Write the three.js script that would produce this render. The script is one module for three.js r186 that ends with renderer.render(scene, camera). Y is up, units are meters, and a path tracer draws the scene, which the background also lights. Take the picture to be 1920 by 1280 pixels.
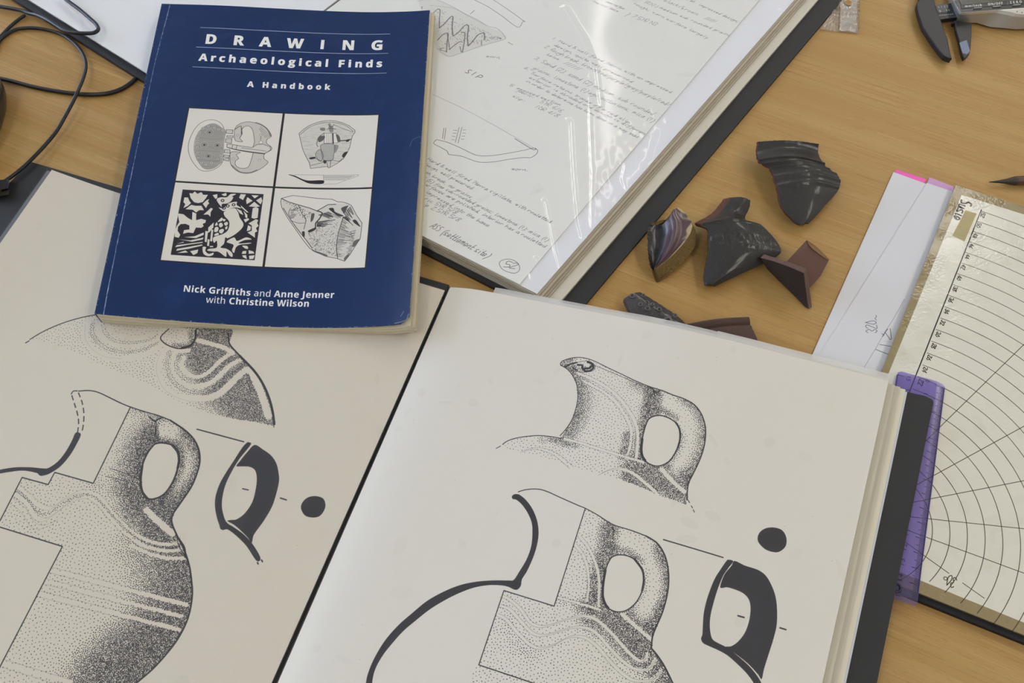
import * as THREE from 'three';
import { RectAreaLightUniformsLib } from 'three/addons/lights/RectAreaLightUniformsLib.js';
import { RoundedBoxGeometry } from 'three/addons/geometries/RoundedBoxGeometry.js';
import { ConvexGeometry } from 'three/addons/geometries/ConvexGeometry.js';
import { ImprovedNoise } from 'three/addons/math/ImprovedNoise.js';
import { mergeGeometries } from 'three/addons/utils/BufferGeometryUtils.js';

// ---------------------------------------------------------------- camera, sky, lights, exposure
const T = 0.74;                                   // height of the table top
const scene = new THREE.Scene();
const camera = new THREE.PerspectiveCamera(40.2538, 1.5, 0.05, 60);
{
  const pitch = 1.079, roll = -0.00816, c = Math.cos(pitch), s = Math.sin(pitch);
  const fwd = new THREE.Vector3(0, -s, -c), up0 = new THREE.Vector3(0, c, -s), right0 = new THREE.Vector3(1, 0, 0);
  const right = right0.clone().multiplyScalar(Math.cos(roll)).addScaledVector(up0, Math.sin(roll));
  const up = up0.clone().multiplyScalar(Math.cos(roll)).addScaledVector(right0, -Math.sin(roll));
  camera.position.set(0, T + 0.56386, 0);
  camera.quaternion.setFromRotationMatrix(new THREE.Matrix4().makeBasis(right, up, fwd.clone().negate()));
  camera.updateMatrixWorld();
}
const renderer = new THREE.WebGLRenderer({ antialias: true });
renderer.toneMapping = THREE.LinearToneMapping;
renderer.toneMappingExposure = 1.0;
renderer.shadowMap.enabled = true;
RectAreaLightUniformsLib.init();
scene.background = new THREE.Color().setRGB(4.4, 5.7, 8.0);   // bright overcast daylight outside the window
const PANELS = [   // ceiling fittings: x, z, width, depth, radiance
  [1.31, -2.2, 0.3, 1.3, 10], [0.33, -2.3, 0.05, 1.3, 7], [-2.05, -1.3, 0.3, 1.25, 5.5], [-1.0, 0.75, 0.3, 1.25, 8], [1.3, 0.75, 0.3, 1.25, 10], [2.2, -1.0, 0.3, 1.25, 11], [0.1, -3.5, 0.3, 1.25, 8],
];
const LIGHT_COLOR = new THREE.Color(1.0, 0.945, 0.855);

// ---------------------------------------------------------------- small helpers
let seed = 7;
const rnd = () => { seed = (seed + 0x6d2b79f5) | 0; let t = Math.imul(seed ^ (seed >>> 15), 1 | seed); t = (t + Math.imul(t ^ (t >>> 7), 61 | t)) ^ t; return ((t ^ (t >>> 14)) >>> 0) / 4294967296; };
const noise = new ImprovedNoise();
const nz = (x, y, z = 0.37) => noise.noise(x, y, z);
const mix = (a, b, t) => a + (b - a) * t;
const clamp = (x, a, b) => Math.min(b, Math.max(a, x));
const smooth = (a, b, x) => { const t = clamp((x - a) / (b - a), 0, 1); return t * t * (3 - 2 * t); };
const used = {};
const numbered = (n) => { const k = (used[n] = (used[n] ?? -1) + 1); return k ? n + '_' + String(k).padStart(3, '0') : n; };
function tag(o, label, category, group) { o.userData.label = label; o.userData.category = category; if (group) o.userData.group = group; return o; }
function thing(name, label, category, [x, y, z], group) {      // a Group at the thing's base on the table
  const o = new THREE.Group(); o.name = numbered(name); o.position.set(x, T + y, z); scene.add(o);
  return tag(o, label, category, group);
}
function part(parent, name, geo, mat, label) {                   // geometry given in table coordinates (y = 0 on the table top)
  const m = new THREE.Mesh(geo, mat); m.name = name;
  let top = parent; while (top.parent && top.parent !== scene) top = top.parent;
  if (!geo.userData.own) { geo.translate(-top.position.x, -(top.position.y - T), -top.position.z); geo.userData.own = true; }
  m.castShadow = m.receiveShadow = true; parent.add(m);
  if (label) m.userData.label = label;
  return m;
}
function struct(name, geo, mat, pos = [0, 0, 0]) {
  const m = new THREE.Mesh(geo, mat); m.name = name; m.position.set(...pos); m.userData.kind = 'structure';
  m.castShadow = m.receiveShadow = true; scene.add(m); return m;
}
const std = (color, roughness = 0.6, more = {}) => new THREE.MeshStandardMaterial({ color, roughness, ...more });
const phys = (o) => new THREE.MeshPhysicalMaterial(o);

// a sheet-like surface: four plan corners and heights (mm) across it at its top and bottom edge
function table(t, u) {
  u = clamp(u, t[0][0], t[t.length - 1][0]);
  let i = 0; while (i < t.length - 2 && u > t[i + 1][0]) i++;
  const slope = (k) => k <= 0 ? (t[1][1] - t[0][1]) / (t[1][0] - t[0][0]) : k >= t.length - 1 ? (t[t.length - 1][1] - t[t.length - 2][1]) / (t[t.length - 1][0] - t[t.length - 2][0]) : (t[k + 1][1] - t[k - 1][1]) / (t[k + 1][0] - t[k - 1][0]);
  const d = t[i + 1][0] - t[i][0], s = (u - t[i][0]) / d;
  return (2 * s ** 3 - 3 * s * s + 1) * t[i][1] + (s ** 3 - 2 * s * s + s) * d * slope(i) + (-2 * s ** 3 + 3 * s * s) * t[i + 1][1] + (s ** 3 - s * s) * d * slope(i + 1);
}
const surfaceAt = (s, u, v) => [
  (s.TL[0] * (1 - u) + s.TR[0] * u) * (1 - v) + (s.BL[0] * (1 - u) + s.BR[0] * u) * v,
  (table(s.hT, u) * (1 - v) + table(s.hB, u) * v) / 1000,
  (s.TL[1] * (1 - u) + s.TR[1] * u) * (1 - v) + (s.BL[1] * (1 - u) + s.BR[1] * u) * v,
];
// closed slab (or a single film when thick = 0) over part of a surface
function slab(s, { u0 = 0, u1 = 1, v0 = 0, v1 = 1, nu = 24, nv = 12, thick = 0.0003, lift = 0, vmax = 1, edge, rise }) {
  const pos = [], uv = [], idx = [], n = (nu + 1) * (nv + 1);
  const layer = (bottom) => {
    for (let j = 0; j <= nv; j++) for (let i = 0; i <= nu; i++) {
      const v = mix(v0, v1, j / nv); let a = u0, b = u1;
      if (edge) [a, b] = edge(v, u0, u1);
      const u = mix(a, b, i / nu), p = surfaceAt(s, u, v);
      const th = typeof thick === 'function' ? thick(u, v) : thick;
      pos.push(p[0], p[1] + (typeof lift === 'function' ? lift(u, v) : lift) + (rise ? rise(u, v) : 0) - (bottom ? th : 0), p[2]);
      uv.push(u, 1 - v / vmax);
    }
  };
  layer(false);
  const q = (a, b, c, d) => idx.push(a, b, c, a, c, d), w = nu + 1;
  for (let j = 0; j < nv; j++) for (let i = 0; i < nu; i++) { const a = j * w + i; q(a, a + w, a + w + 1, a + 1); }
  if (thick) {
    layer(true);
    for (let j = 0; j < nv; j++) for (let i = 0; i < nu; i++) { const a = n + j * w + i; q(a, a + 1, a + w + 1, a + w); }
    const ring = [];
    for (let i = 0; i < nu; i++) ring.push(i);
    for (let j = 0; j < nv; j++) ring.push(j * w + nu);
    for (let i = nu; i > 0; i--) ring.push(nv * w + i);
    for (let j = nv; j > 0; j--) ring.push(j * w);
    const m0 = pos.length / 3;                                      // sides get vertices of their own so that edges stay crisp
    for (const layerOff of [0, n]) for (const r of ring) { const k = r + layerOff; pos.push(pos[3 * k], pos[3 * k + 1], pos[3 * k + 2]); uv.push(uv[2 * r], uv[2 * r + 1]); }
    for (let k = 0; k < ring.length; k++) { const a = m0 + k, b = m0 + (k + 1) % ring.length; q(a, b, b + ring.length, a + ring.length); }
  }
  return geom(pos, idx, uv);
}
function geom(pos, idx, uv) {
  const g = new THREE.BufferGeometry();
  g.setAttribute('position', new THREE.Float32BufferAttribute(pos, 3));
  if (uv) g.setAttribute('uv', new THREE.Float32BufferAttribute(uv, 2));
  g.setIndex(idx); g.computeVertexNormals(); return g;
}
const pairs = (a) => { const o = []; for (let i = 0; i < a.length; i += 2) o.push([a[i], a[i + 1]]); return o; };
const triples = (a) => { const o = []; for (let i = 0; i < a.length; i += 3) o.push(new THREE.Vector3(a[i], a[i + 1], a[i + 2])); return o; };
// straight-walled solid over a plan outline [x, z, ...], its top drawn in by a chamfer
function prism(flat, y0, y1, chamfer = 0) {
  const pts = pairs(flat), sh = new THREE.Shape(pts.map(([x, z]) => new THREE.Vector2(x, -z)));
  const g = new THREE.ExtrudeGeometry(sh, { depth: y1 - y0 - 2 * chamfer, bevelEnabled: chamfer > 0, bevelThickness: chamfer, bevelSize: chamfer, bevelOffset: -chamfer, bevelSegments: 2, curveSegments: 8 });
  g.rotateX(-Math.PI / 2); g.translate(0, y0 + chamfer, 0); return g;
}
// solid between two outlines of equally many points (Vector3 lists, top first)
function loft(top, bottom, round = false) {
  const pos = [], idx = [], n = top.length, face = (list, flip) => {
    const base = pos.length / 3; list.forEach((p) => pos.push(p.x, p.y, p.z));
    for (const t of THREE.ShapeUtils.triangulateShape(list.map((p) => new THREE.Vector2(p.x, -p.z)), [])) flip ? idx.push(base + t[2], base + t[1], base + t[0]) : idx.push(base + t[0], base + t[1], base + t[2]);
  };
  const area = THREE.ShapeUtils.area(top.map((p) => new THREE.Vector2(p.x, -p.z)));
  if (area < 0) { top = top.slice().reverse(); bottom = bottom.slice().reverse(); }
  face(top, false); face(bottom, true);
  if (round) { const b = pos.length / 3; for (const p of [...top, ...bottom]) pos.push(p.x, p.y, p.z); for (let i = 0; i < n; i++) { const j = (i + 1) % n; idx.push(b + i, b + n + j, b + j, b + i, b + n + i, b + n + j); } return geom(pos, idx); }
  for (let i = 0; i < n; i++) {
    const j = (i + 1) % n, b = pos.length / 3;
    for (const p of [top[i], top[j], bottom[j], bottom[i]]) pos.push(p.x, p.y, p.z);
    idx.push(b, b + 2, b + 1, b, b + 3, b + 2);
  }
  return geom(pos, idx);
}
const ball = (x, y, z, r) => new THREE.SphereGeometry(r, 12, 8).translate(x, y, z);
function cordGeometry(points, r, closedEnds = true) {
  const curve = new THREE.CatmullRomCurve3(points, false, 'centripetal');
  const n = points.length * 8, list = [new THREE.TubeGeometry(curve, n, r, 10, false)];
  if (closedEnds) for (const p of [points[0], points[points.length - 1]]) list.push(ball(p.x, p.y, p.z, r));
  return mergeGeometries(list.map((g) => g.toNonIndexed()));
}

// ---------------------------------------------------------------- canvas drawing in millimetres
function sheetCanvas(wmm, hmm, k, background) {
  const c = document.createElement('canvas'); c.width = Math.round(wmm * k); c.height = Math.round(hmm * k);
  const x = c.getContext('2d'); x.fillStyle = background; x.fillRect(0, 0, c.width, c.height); x.scale(k, k); x.lineCap = x.lineJoin = 'round';
  return [c, x];
}
function canvasMap(c) { const t = new THREE.CanvasTexture(c); t.colorSpace = THREE.SRGBColorSpace; t.magFilter = THREE.LinearFilter; t.anisotropy = 8; return t; }
function trace(x, flat, close, curved = true) {                  // smooth path through the points
  const p = pairs(flat); x.beginPath();
  if (!curved) { p.forEach((q, i) => i ? x.lineTo(...q) : x.moveTo(...q)); if (close) x.closePath(); return; }
  const at = (i) => close ? p[(i + p.length) % p.length] : p[clamp(i, 0, p.length - 1)];
  x.moveTo(...p[0]);
  for (let i = 0; i < (close ? p.length : p.length - 1); i++) {
    const a = at(i - 1), b = at(i), c = at(i + 1), d = at(i + 2);
    x.bezierCurveTo(b[0] + (c[0] - a[0]) / 6, b[1] + (c[1] - a[1]) / 6, c[0] - (d[0] - b[0]) / 6, c[1] - (d[1] - b[1]) / 6, c[0], c[1]);
  }
  if (close) x.closePath();
}
const INK = 'rgb(52,51,54)';
function line(x, flat, w = 0.5, color = INK, curved = true) { trace(x, flat, false, curved); x.lineWidth = w; x.strokeStyle = color; x.stroke(); }
function loop(x, flat, w = 0.5, color = INK, curved = true) { trace(x, flat, true, curved); x.lineWidth = w; x.strokeStyle = color; x.stroke(); }
function fill(x, flat, color = INK, curved = true) { trace(x, flat, true, curved); x.fillStyle = color; x.fill(); }
function dashed(x, flat, w, on, off, color = INK) { x.setLineDash([on, off]); x.lineCap = 'butt'; line(x, flat, w, color); x.setLineDash([]); x.lineCap = 'round'; }
function dotted(x, flat, gap = 0.75, r = 0.17) { x.setLineDash([0, gap]); line(x, flat, r * 2, INK); x.setLineDash([]); }
// stippling: a grey picture of how dark the drawing is, turned into pen dots
function stipple(x, wmm, hmm, outline, paint, { hole, curved = true, dot = 0.29 } = {}) {
  const k = 2, c = document.createElement('canvas'); c.width = Math.ceil(wmm * k); c.height = Math.ceil(hmm * k);
  const d = c.getContext('2d'); d.fillStyle = '#fff'; d.fillRect(0, 0, c.width, c.height); d.scale(k, k); d.lineCap = d.lineJoin = 'round';
  d.save(); trace(d, outline, true, curved); d.clip();
  const shade = (v) => 'rgba(0,0,0,' + v + ')';
  paint({
    base: (v) => { d.fillStyle = shade(v); d.fillRect(0, 0, wmm, hmm); },
    soft: (flat, w, v) => { const n = 12; for (let i = 0; i < n; i++) { trace(d, flat, false); d.lineWidth = w * (1 - i / n); d.strokeStyle = shade(1 - Math.pow(1 - v, 1.9 / n)); d.stroke(); } },
    band: (flat, w, v) => { trace(d, flat, false); d.lineWidth = w; d.strokeStyle = shade(v); d.stroke(); },
    area: (flat, v) => { trace(d, flat, true); d.fillStyle = shade(v); d.fill(); },
    white: (flat, w) => { trace(d, flat, false); d.lineWidth = w; d.strokeStyle = '#fff'; d.stroke(); },
    clear: (flat) => { trace(d, flat, true); d.fillStyle = '#fff'; d.fill(); },
  });
  if (hole) { trace(d, hole, true); d.fillStyle = '#fff'; d.fill(); }
  d.restore();
  const px = d.getImageData(0, 0, c.width, c.height).data;
  const mask = document.createElement('canvas'); mask.width = c.width; mask.height = c.height;
  const m = mask.getContext('2d'); m.scale(k, k); trace(m, outline, true, curved); m.fillStyle = '#000'; m.fill();
  const mp = m.getImageData(0, 0, c.width, c.height).data;
  const cell = 0.9, gw = Math.ceil(wmm / cell), gh = Math.ceil(hmm / cell), grid = new Map();
  const b = pairs(outline), xs = b.map((p) => p[0]), ys = b.map((p) => p[1]);
  const x0 = Math.max(0, Math.min(...xs)), x1 = Math.min(wmm, Math.max(...xs)), y0 = Math.max(0, Math.min(...ys)), y1 = Math.min(hmm, Math.max(...ys));
  x.fillStyle = INK;
  const tries = Math.round((x1 - x0) * (y1 - y0) * 14);
  for (let n = 0; n < tries; n++) {
    const X = mix(x0, x1, rnd()), Y = mix(y0, y1, rnd()), o = (Math.floor(Y * k) * c.width + Math.floor(X * k)) * 4;
    if (!mp[o + 3]) continue;
    const v = 1 - px[o] / 255; if (v < 0.03) continue;
    const s = 0.56 + Math.pow(1 - v, 1.25) * 1.75, gx = Math.floor(X / cell), gy = Math.floor(Y / cell), reach = Math.ceil(s / cell);
    let free = true;
    for (let j = -reach; j <= reach && free; j++) for (let i = -reach; i <= reach && free; i++) for (const q of grid.get((gy + j) * gw + gx + i) || []) if ((q[0] - X) ** 2 + (q[1] - Y) ** 2 < s * s) { free = false; break; }
    if (!free) continue;
    const key = gy * gw + gx; if (!grid.has(key)) grid.set(key, []); grid.get(key).push([X, Y]);
    const r = dot * (0.62 + 0.38 * v + 0.25 * rnd());
    x.beginPath(); x.ellipse(X, Y, r * (0.85 + 0.5 * rnd()), r, rnd() * 3.14, 0, 6.2832); x.fill();
  }
}
// printed text between two baseline points, evenly spaced
function typeset(x, text, flat, size, color, bold = () => true, family = 'sans-serif') {
  const [x0, y0, x1, y1] = flat, len = Math.hypot(x1 - x0, y1 - y0);
  x.save(); x.translate(x0, y0); x.rotate(Math.atan2(y1 - y0, x1 - x0)); x.fillStyle = x.strokeStyle = color; x.lineWidth = 1.6; x.lineJoin = 'miter'; x.textBaseline = 'alphabetic';
  const K = 40, font = (i) => (bold(i) ? 'bold ' : '') + K + 'px ' + family, f = size / K; x.scale(f, f);
  const w = [...text].map((ch, i) => { x.font = font(i); return x.measureText(ch).width; }), sum = w.reduce((a, b) => a + b, 0), tight = Math.min(1, (len / f) / (sum * 1.02)), gap = (len / f / tight - sum) / (text.length - 1); x.scale(tight, 1);
  let at = 0; [...text].forEach((ch, i) => { x.font = font(i); if (ch === 'I' && bold(i) === 2) x.fillRect(at + w[i] / 2 - 3.8, -K * 0.714, 7.6, K * 0.714); else x.fillText(ch, at, 0); if (bold(i) === 2 && ch !== 'I') x.strokeText(ch, at, 0); at += w[i] + gap; });
  x.restore();
}
// pencil handwriting: one-stroke letters on a 6 x 9 grid (baseline 3, x-height 6)
const LETTERS = {
  a: '46 26 14 13 33 46 43 53', b: '19 13 33 44 35 15', c: '46 26 14 23 43', d: '45 25 14 23 43 49 43 53', e: '14 34 45 36 26 15 13 33 44', f: '59 48 43 31 20;16 56', g: '46 26 14 24 45 46 42 20 11', h: '19 13 15 36 46 43 53',
  i: '26 23 33;28 28', j: '36 31 10;38 38', k: '19 13;46 15 43', l: '29 23 33', m: '16 13 15 26 36 33 35 46 56 53', n: '16 13 15 36 46 43 53', o: '36 15 13 33 45 36', p: '16 10 15 36 45 33 13', q: '46 26 14 33 46 40',
  r: '16 13 15 36 46', s: '46 26 15 34 43 13', t: '29 23 43;16 46', u: '16 13 33 46 43 53', v: '16 23 46', w: '16 23 36 43 56', x: '16 43;46 13', y: '16 24 46;46 30 10', z: '16 46 13 43',
  A: '13 39 53;25 45', S: '49 29 17 36 44 33 13', I: '29 23', P: '13 19 49 46 16', H: '19 13;59 53;16 56', R: '13 19 49 46 16 53', Y: '19 36 59;36 33', L: '19 13 43', N: '13 19 53 59', D: '13 19 49 55 43 13',
  0: '39 15 33 55 39', 1: '29 23', 2: '18 39 58 13 53', 3: '18 39 57 36 54 33 14', 4: '49 15 55;49 43', 5: '59 19 16 46 54 33 13', 6: '49 15 33 54 36 15', 7: '19 59 23', 8: '36 18 39 58 14 33 54 36', 9: '57 39 17 36 57 43',
  '/': '13 49', '(': '49 26 40', ')': '29 46 20', ',': '23 12', '.': '23 23', ':': '23 23;26 26', ';': '23 12;26 26', '-': '15 45', '&': '53 18 39 14 33 55', '?': '18 39 57 35 34;33 33', '}': '29 38 37 46 34 31 20',
};
function hand(x, text, flat, h, color = 'rgba(70,70,74,0.75)', w = 0.34, slant = 0.28) {
  const [x0, y0, x1, y1] = flat, len = Math.hypot(x1 - x0, y1 - y0), adv = [...text].map((ch) => ch === ' ' ? 3.6 : 'iljtI1.,:;()'.includes(ch) ? 3.6 : 'mwH'.includes(ch) ? 6.2 : 5);
  const wob = h < 4.5 ? 1.0 : h > 6.5 ? 0.25 : 0.5, sx = len / adv.reduce((a, b) => a + b, 0), sy = h / 6;
  x.save(); x.translate(x0, y0); x.rotate(Math.atan2(y1 - y0, x1 - x0)); x.strokeStyle = color; x.lineWidth = w;
  let at = 0;
  [...text].forEach((ch, i) => {
    const g = LETTERS[ch] ?? LETTERS[ch.toLowerCase()];
    if (g) for (const stroke of g.split(';')) {
      const pts = stroke.split(' ').map((q) => { const X = +q[0] - 0.8, Y = +q[1] - 3 + (rnd() - 0.5) * wob; return [(at + X + (rnd() - 0.5) * wob) * sx + Y * sy * slant, -Y * sy]; });
      if (pts.length === 2 && stroke.slice(0, 2) === stroke.slice(3)) pts[1][0] += 0.2;
      trace(x, pts.flat(), false, pts.length > 2); x.stroke();
    }
    at += adv[i];
  });
  x.restore();
}

// ---------------------------------------------------------------- shared surface textures
function grainTexture() {                                          // beech veneer, 600 mm square, grain along x
  const S = 600, k = 2048 / S, [c, x] = sheetCanvas(S, S, k, 'rgb(173,135,77)');
  for (let i = 0; i < 420; i++) {                                   // broad soft bands
    const y = rnd() * S, w = 2 + rnd() * 16, up = rnd() < 0.5;
    x.fillStyle = up ? 'rgba(212,172,116,0.04)' : 'rgba(150,108,60,0.04)';
    x.beginPath(); x.moveTo(0, y); for (let t = 0; t <= S; t += 30) x.lineTo(t, y + nz(t * 0.006, y * 0.05) * 7);
    for (let t = S; t >= 0; t -= 30) x.lineTo(t, y + w + nz(t * 0.006, y * 0.05 + 9) * 7); x.fill();
  }
  for (let i = 0; i < 5200; i++) {                                  // fine fibres
    const y = rnd() * S, X = rnd() * S, l = 15 + rnd() * 60, dark = rnd() < 0.55;
    x.strokeStyle = dark ? 'rgba(128,88,46,' + (0.05 + rnd() * 0.1) + ')' : 'rgba(226,188,132,' + (0.05 + rnd() * 0.1) + ')'; x.lineWidth = 0.3 + rnd() * 0.9;
    x.beginPath(); x.moveTo(X, y); x.lineTo(X + l, y + (rnd() - 0.5) * 1.5); x.stroke();
  }
  for (let i = 0; i < 15000; i++) {                                 // the short dark flecks of beech
    const y = rnd() * S, X = rnd() * S, l = 1.5 + rnd() * 4.5;
    x.strokeStyle = 'rgba(112,72,34,' + (0.05 + rnd() * 0.17) + ')'; x.lineWidth = 0.16 + rnd() * 0.26;
    x.beginPath(); x.moveTo(X, y); x.lineTo(X + l, y + (rnd() - 0.5) * 0.5); x.stroke();
  }
  const t = canvasMap(c); t.wrapS = t.wrapT = THREE.MirroredRepeatWrapping; return t;
}
function noiseTexture(n, scales, gain = 1) {                       // grey relief noise
  const d = new Uint8Array(n * n * 4);
  for (let y = 0; y < n; y++) for (let x = 0; x < n; x++) {
    let v = 0; for (const [f, a] of scales) v += a * nz(x / n * f, y / n * f, f * 0.13);
    const g = clamp(Math.round(128 + 127 * v * gain), 0, 255), o = (y * n + x) * 4; d[o] = d[o + 1] = d[o + 2] = g; d[o + 3] = 255;
  }
  const t = new THREE.DataTexture(d, n, n); t.magFilter = THREE.LinearFilter; t.wrapS = t.wrapT = THREE.MirroredRepeatWrapping; t.needsUpdate = true; return t;
}
const again = (t, rx, ry) => { const c = t.clone(); c.repeat.set(rx, ry); c.needsUpdate = true; return c; };
const GRIT = noiseTexture(512, [[40, 0.5], [90, 0.4], [190, 0.4]]);
const CRINKLE = noiseTexture(512, [[9, 0.5], [23, 0.5], [50, 0.35]]);
const SOFT = noiseTexture(256, [[3, 0.7], [7, 0.3]]);
const leather = std(0x222325, 0.6, { bumpMap: again(GRIT, 6, 8), bumpScale: 0.00012 });
const filmFront = phys({ color: 0xffffff, transmission: 1, thickness: 0, roughness: 0.2, ior: 1.42, specularIntensity: 0.4, side: THREE.DoubleSide });
const filmRear = phys({ color: 0xffffff, transmission: 1, thickness: 0, roughness: 0.09, ior: 1.45, specularIntensity: 0.9, side: THREE.DoubleSide });
const milky = phys({ color: 0xf1efea, transmission: 0.55, thickness: 0, roughness: 0.55, ior: 1.45, side: THREE.DoubleSide });
const SPARK = (() => {                                              // wrinkles of a laminate that come and go in patches
  const t = noiseTexture(512, [[14, 0.35], [38, 0.5], [75, 0.5]]), d = t.image.data;
  for (let y = 0; y < 512; y++) for (let x = 0; x < 512; x++) { const o = (y * 512 + x) * 4, m = smooth(-0.1, 0.5, nz(x / 512 * 6, y / 512 * 6, 8.2)); for (let k = 0; k < 3; k++) d[o + k] = Math.round(128 + (d[o + k] - 128) * (0.12 + 0.88 * m)); }
  return t;
})();
const paperWhite = std(0xdcdbd8, 0.75), paperCream = std(0xd9d2bf, 0.75);

// ---------------------------------------------------------------- the room
const RX0 = -3.2, RX1 = 2.8, RZ0 = -4.2, RZ1 = 2.2, RH = 2.62;
const wallPaint = std(0xd9d5cb, 0.85), ceilingPaint = std(0xe6e4de, 0.9);
const box = (x0, x1, y0, y1, z0, z1) => new THREE.BoxGeometry(x1 - x0, y1 - y0, z1 - z0).translate((x0 + x1) / 2, (y0 + y1) / 2, (z0 + z1) / 2);
struct('floor', box(RX0, RX1, -0.2, 0, RZ0, RZ1), std(0x6b6c70, 0.9, { bumpMap: again(GRIT, 20, 20), bumpScale: 0.001 }));
struct('ceiling', box(RX0 - 0.2, RX1 + 0.2, RH, RH + 0.2, RZ0 - 0.2, RZ1 + 0.2), ceilingPaint);
struct('wall_right', box(RX1, RX1 + 0.2, -0.2, RH, RZ0, RZ1), wallPaint);
struct('wall_front', box(RX0 - 0.2, RX1 + 0.2, -0.2, RH, RZ1, RZ1 + 0.2), wallPaint);
struct('wall_back', box(RX0 - 0.2, RX1 + 0.2, -0.2, RH, RZ0 - 0.2, RZ0), wallPaint);
const WZ0 = -3.7, WZ1 = -0.2, WY0 = 0.95, WY1 = 2.4;               // the window in the left wall
struct('wall_left', mergeGeometries([box(RX0 - 0.2, RX0, -0.2, WY0, RZ0, RZ1), box(RX0 - 0.2, RX0, WY1, RH, RZ0, RZ1), box(RX0 - 0.2, RX0, WY0, WY1, RZ0, WZ0), box(RX0 - 0.2, RX0, WY0, WY1, WZ1, RZ1)]), wallPaint);
const windowFrame = struct('window_1', mergeGeometries([
  box(RX0 - 0.14, RX0 - 0.06, WY0, WY0 + 0.06, WZ0, WZ1), box(RX0 - 0.14, RX0 - 0.06, WY1 - 0.06, WY1, WZ0, WZ1),
  ...[WZ0, (WZ0 + WZ1) / 2 - 0.03, WZ1 - 0.06].map((z) => box(RX0 - 0.14, RX0 - 0.06, WY0, WY1, z, z + 0.06))]), std(0xe8e8e6, 0.4));
const pane = new THREE.Mesh(box(RX0 - 0.102, RX0 - 0.098, WY0 + 0.05, WY1 - 0.05, WZ0 + 0.05, WZ1 - 0.05), phys({ color: 0xffffff, transmission: 1, thickness: 0, roughness: 0, ior: 1.5 }));
pane.name = 'pane'; windowFrame.add(pane);
struct('baseboard_back', box(RX0, RX1, 0, 0.09, RZ0, RZ0 + 0.015), std(0xe2e0da, 0.5));
struct('baseboard_right', box(RX1 - 0.015, RX1, 0, 0.09, RZ0 + 0.015, RZ1), std(0xe2e0da, 0.5));
PANELS.forEach(([x, z, w, d, L], i) => {
  const o = new THREE.Group(); o.name = numbered('ceiling_light'); o.position.set(x, RH - 0.05, z); o.userData.kind = 'structure'; scene.add(o);
  const frame = new THREE.Mesh(mergeGeometries([box(-w / 2 - 0.02, w / 2 + 0.02, 0.01, 0.05, -d / 2 - 0.02, d / 2 + 0.02), box(-w / 2 - 0.02, -w / 2, -0.012, 0.01, -d / 2 - 0.02, d / 2 + 0.02), box(w / 2, w / 2 + 0.02, -0.012, 0.01, -d / 2 - 0.02, d / 2 + 0.02)]), std(0xf0f0ee, 0.5));
  frame.name = 'frame'; frame.castShadow = true; o.add(frame);
  const glow = new THREE.Mesh(box(-w / 2, w / 2, 0, 0.01, -d / 2, d / 2), std(0xffffff, 0.5, { emissive: LIGHT_COLOR, emissiveIntensity: 2 })); glow.name = 'diffuser'; o.add(glow);
  const light = new THREE.RectAreaLight(LIGHT_COLOR, L, w, d); light.position.set(x, RH - 0.054, z); light.lookAt(x, 0, z); scene.add(light);
});

// ---------------------------------------------------------------- the table
{
  const o = new THREE.Group(); o.name = numbered('table'); o.position.set(0, 0, 0); scene.add(o);
  tag(o, 'beech veneer table top with fine grain under all the papers and sherds', 'table');
  const g = new RoundedBoxGeometry(2.0, 0.028, 1.5, 3, 0.003).translate(0, T - 0.014, -0.5), p = g.attributes.position, uv = g.attributes.uv, a = 0.45;
  for (let i = 0; i < p.count; i++) uv.setXY(i, (p.getX(i) * Math.cos(a) + p.getZ(i) * Math.sin(a)) / 0.6, (-p.getX(i) * Math.sin(a) + p.getZ(i) * Math.cos(a)) / 0.6);
  const add = (n, geo, m) => { const q = new THREE.Mesh(geo, m); q.name = n; q.castShadow = q.receiveShadow = true; o.add(q); };
  add('tabletop', g, phys({ map: grainTexture(), roughness: 0.48, specularIntensity: 0.7, bumpMap: again(GRIT, 3, 12), bumpScale: 0.00003 }));
  const steel = std(0x8b8d90, 0.4, { metalness: 0.7 });
  for (const [x, z] of [[-0.93, -1.18], [0.93, -1.18], [-0.93, 0.18], [0.93, 0.18]]) add('leg', new THREE.CylinderGeometry(0.025, 0.025, T - 0.028, 20).translate(x, (T - 0.028) / 2, z), steel);
  add('apron', mergeGeometries([box(-0.9, 0.9, T - 0.09, T - 0.028, -1.195, -1.17), box(-0.9, 0.9, T - 0.09, T - 0.028, 0.17, 0.195), box(-0.945, -0.92, T - 0.09, T - 0.028, -1.15, 0.15), box(0.92, 0.945, T - 0.09, T - 0.028, -1.15, 0.15)]), steel);
}

// ---------------------------------------------------------------- surfaces of the flat things (plan corners in metres, heights in mm)
const RP = { TL: [-0.04309,-0.34233], TR: [0.24337,-0.26019], BL: [-0.18156,0.05419], BR: [0.08834,0.13016], W: 0.298, L: 0.42, hT: [[0, 6], [0.05, 10.4], [0.11, 12.8], [0.21, 15.2], [0.28, 17], [0.375, 19.4], [0.49, 22.6], [0.6, 23.4], [0.735, 22.9], [0.8, 22], [1, 20]], hB: [[0, 6], [0.05, 10.4], [0.11, 12.8], [0.21, 15.2], [0.28, 17], [0.375, 19.4], [0.49, 22.6], [0.6, 23.4], [0.735, 22.9], [0.8, 22], [1, 20]] };
const LP = { TL: [-0.34395,-0.44551], TR: [-0.04685,-0.34035], BL: [-0.47703,-0.04715], BR: [-0.18647,0.05576], W: 0.3152, L: 0.42, hT: [[0, 10.4], [0.07, 7.9], [0.16, 5.6], [0.26, 5], [1, 5]], hB: [[0, 10.4], [0.07, 7.9], [0.16, 5.6], [0.26, 5], [1, 5]] };
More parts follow.
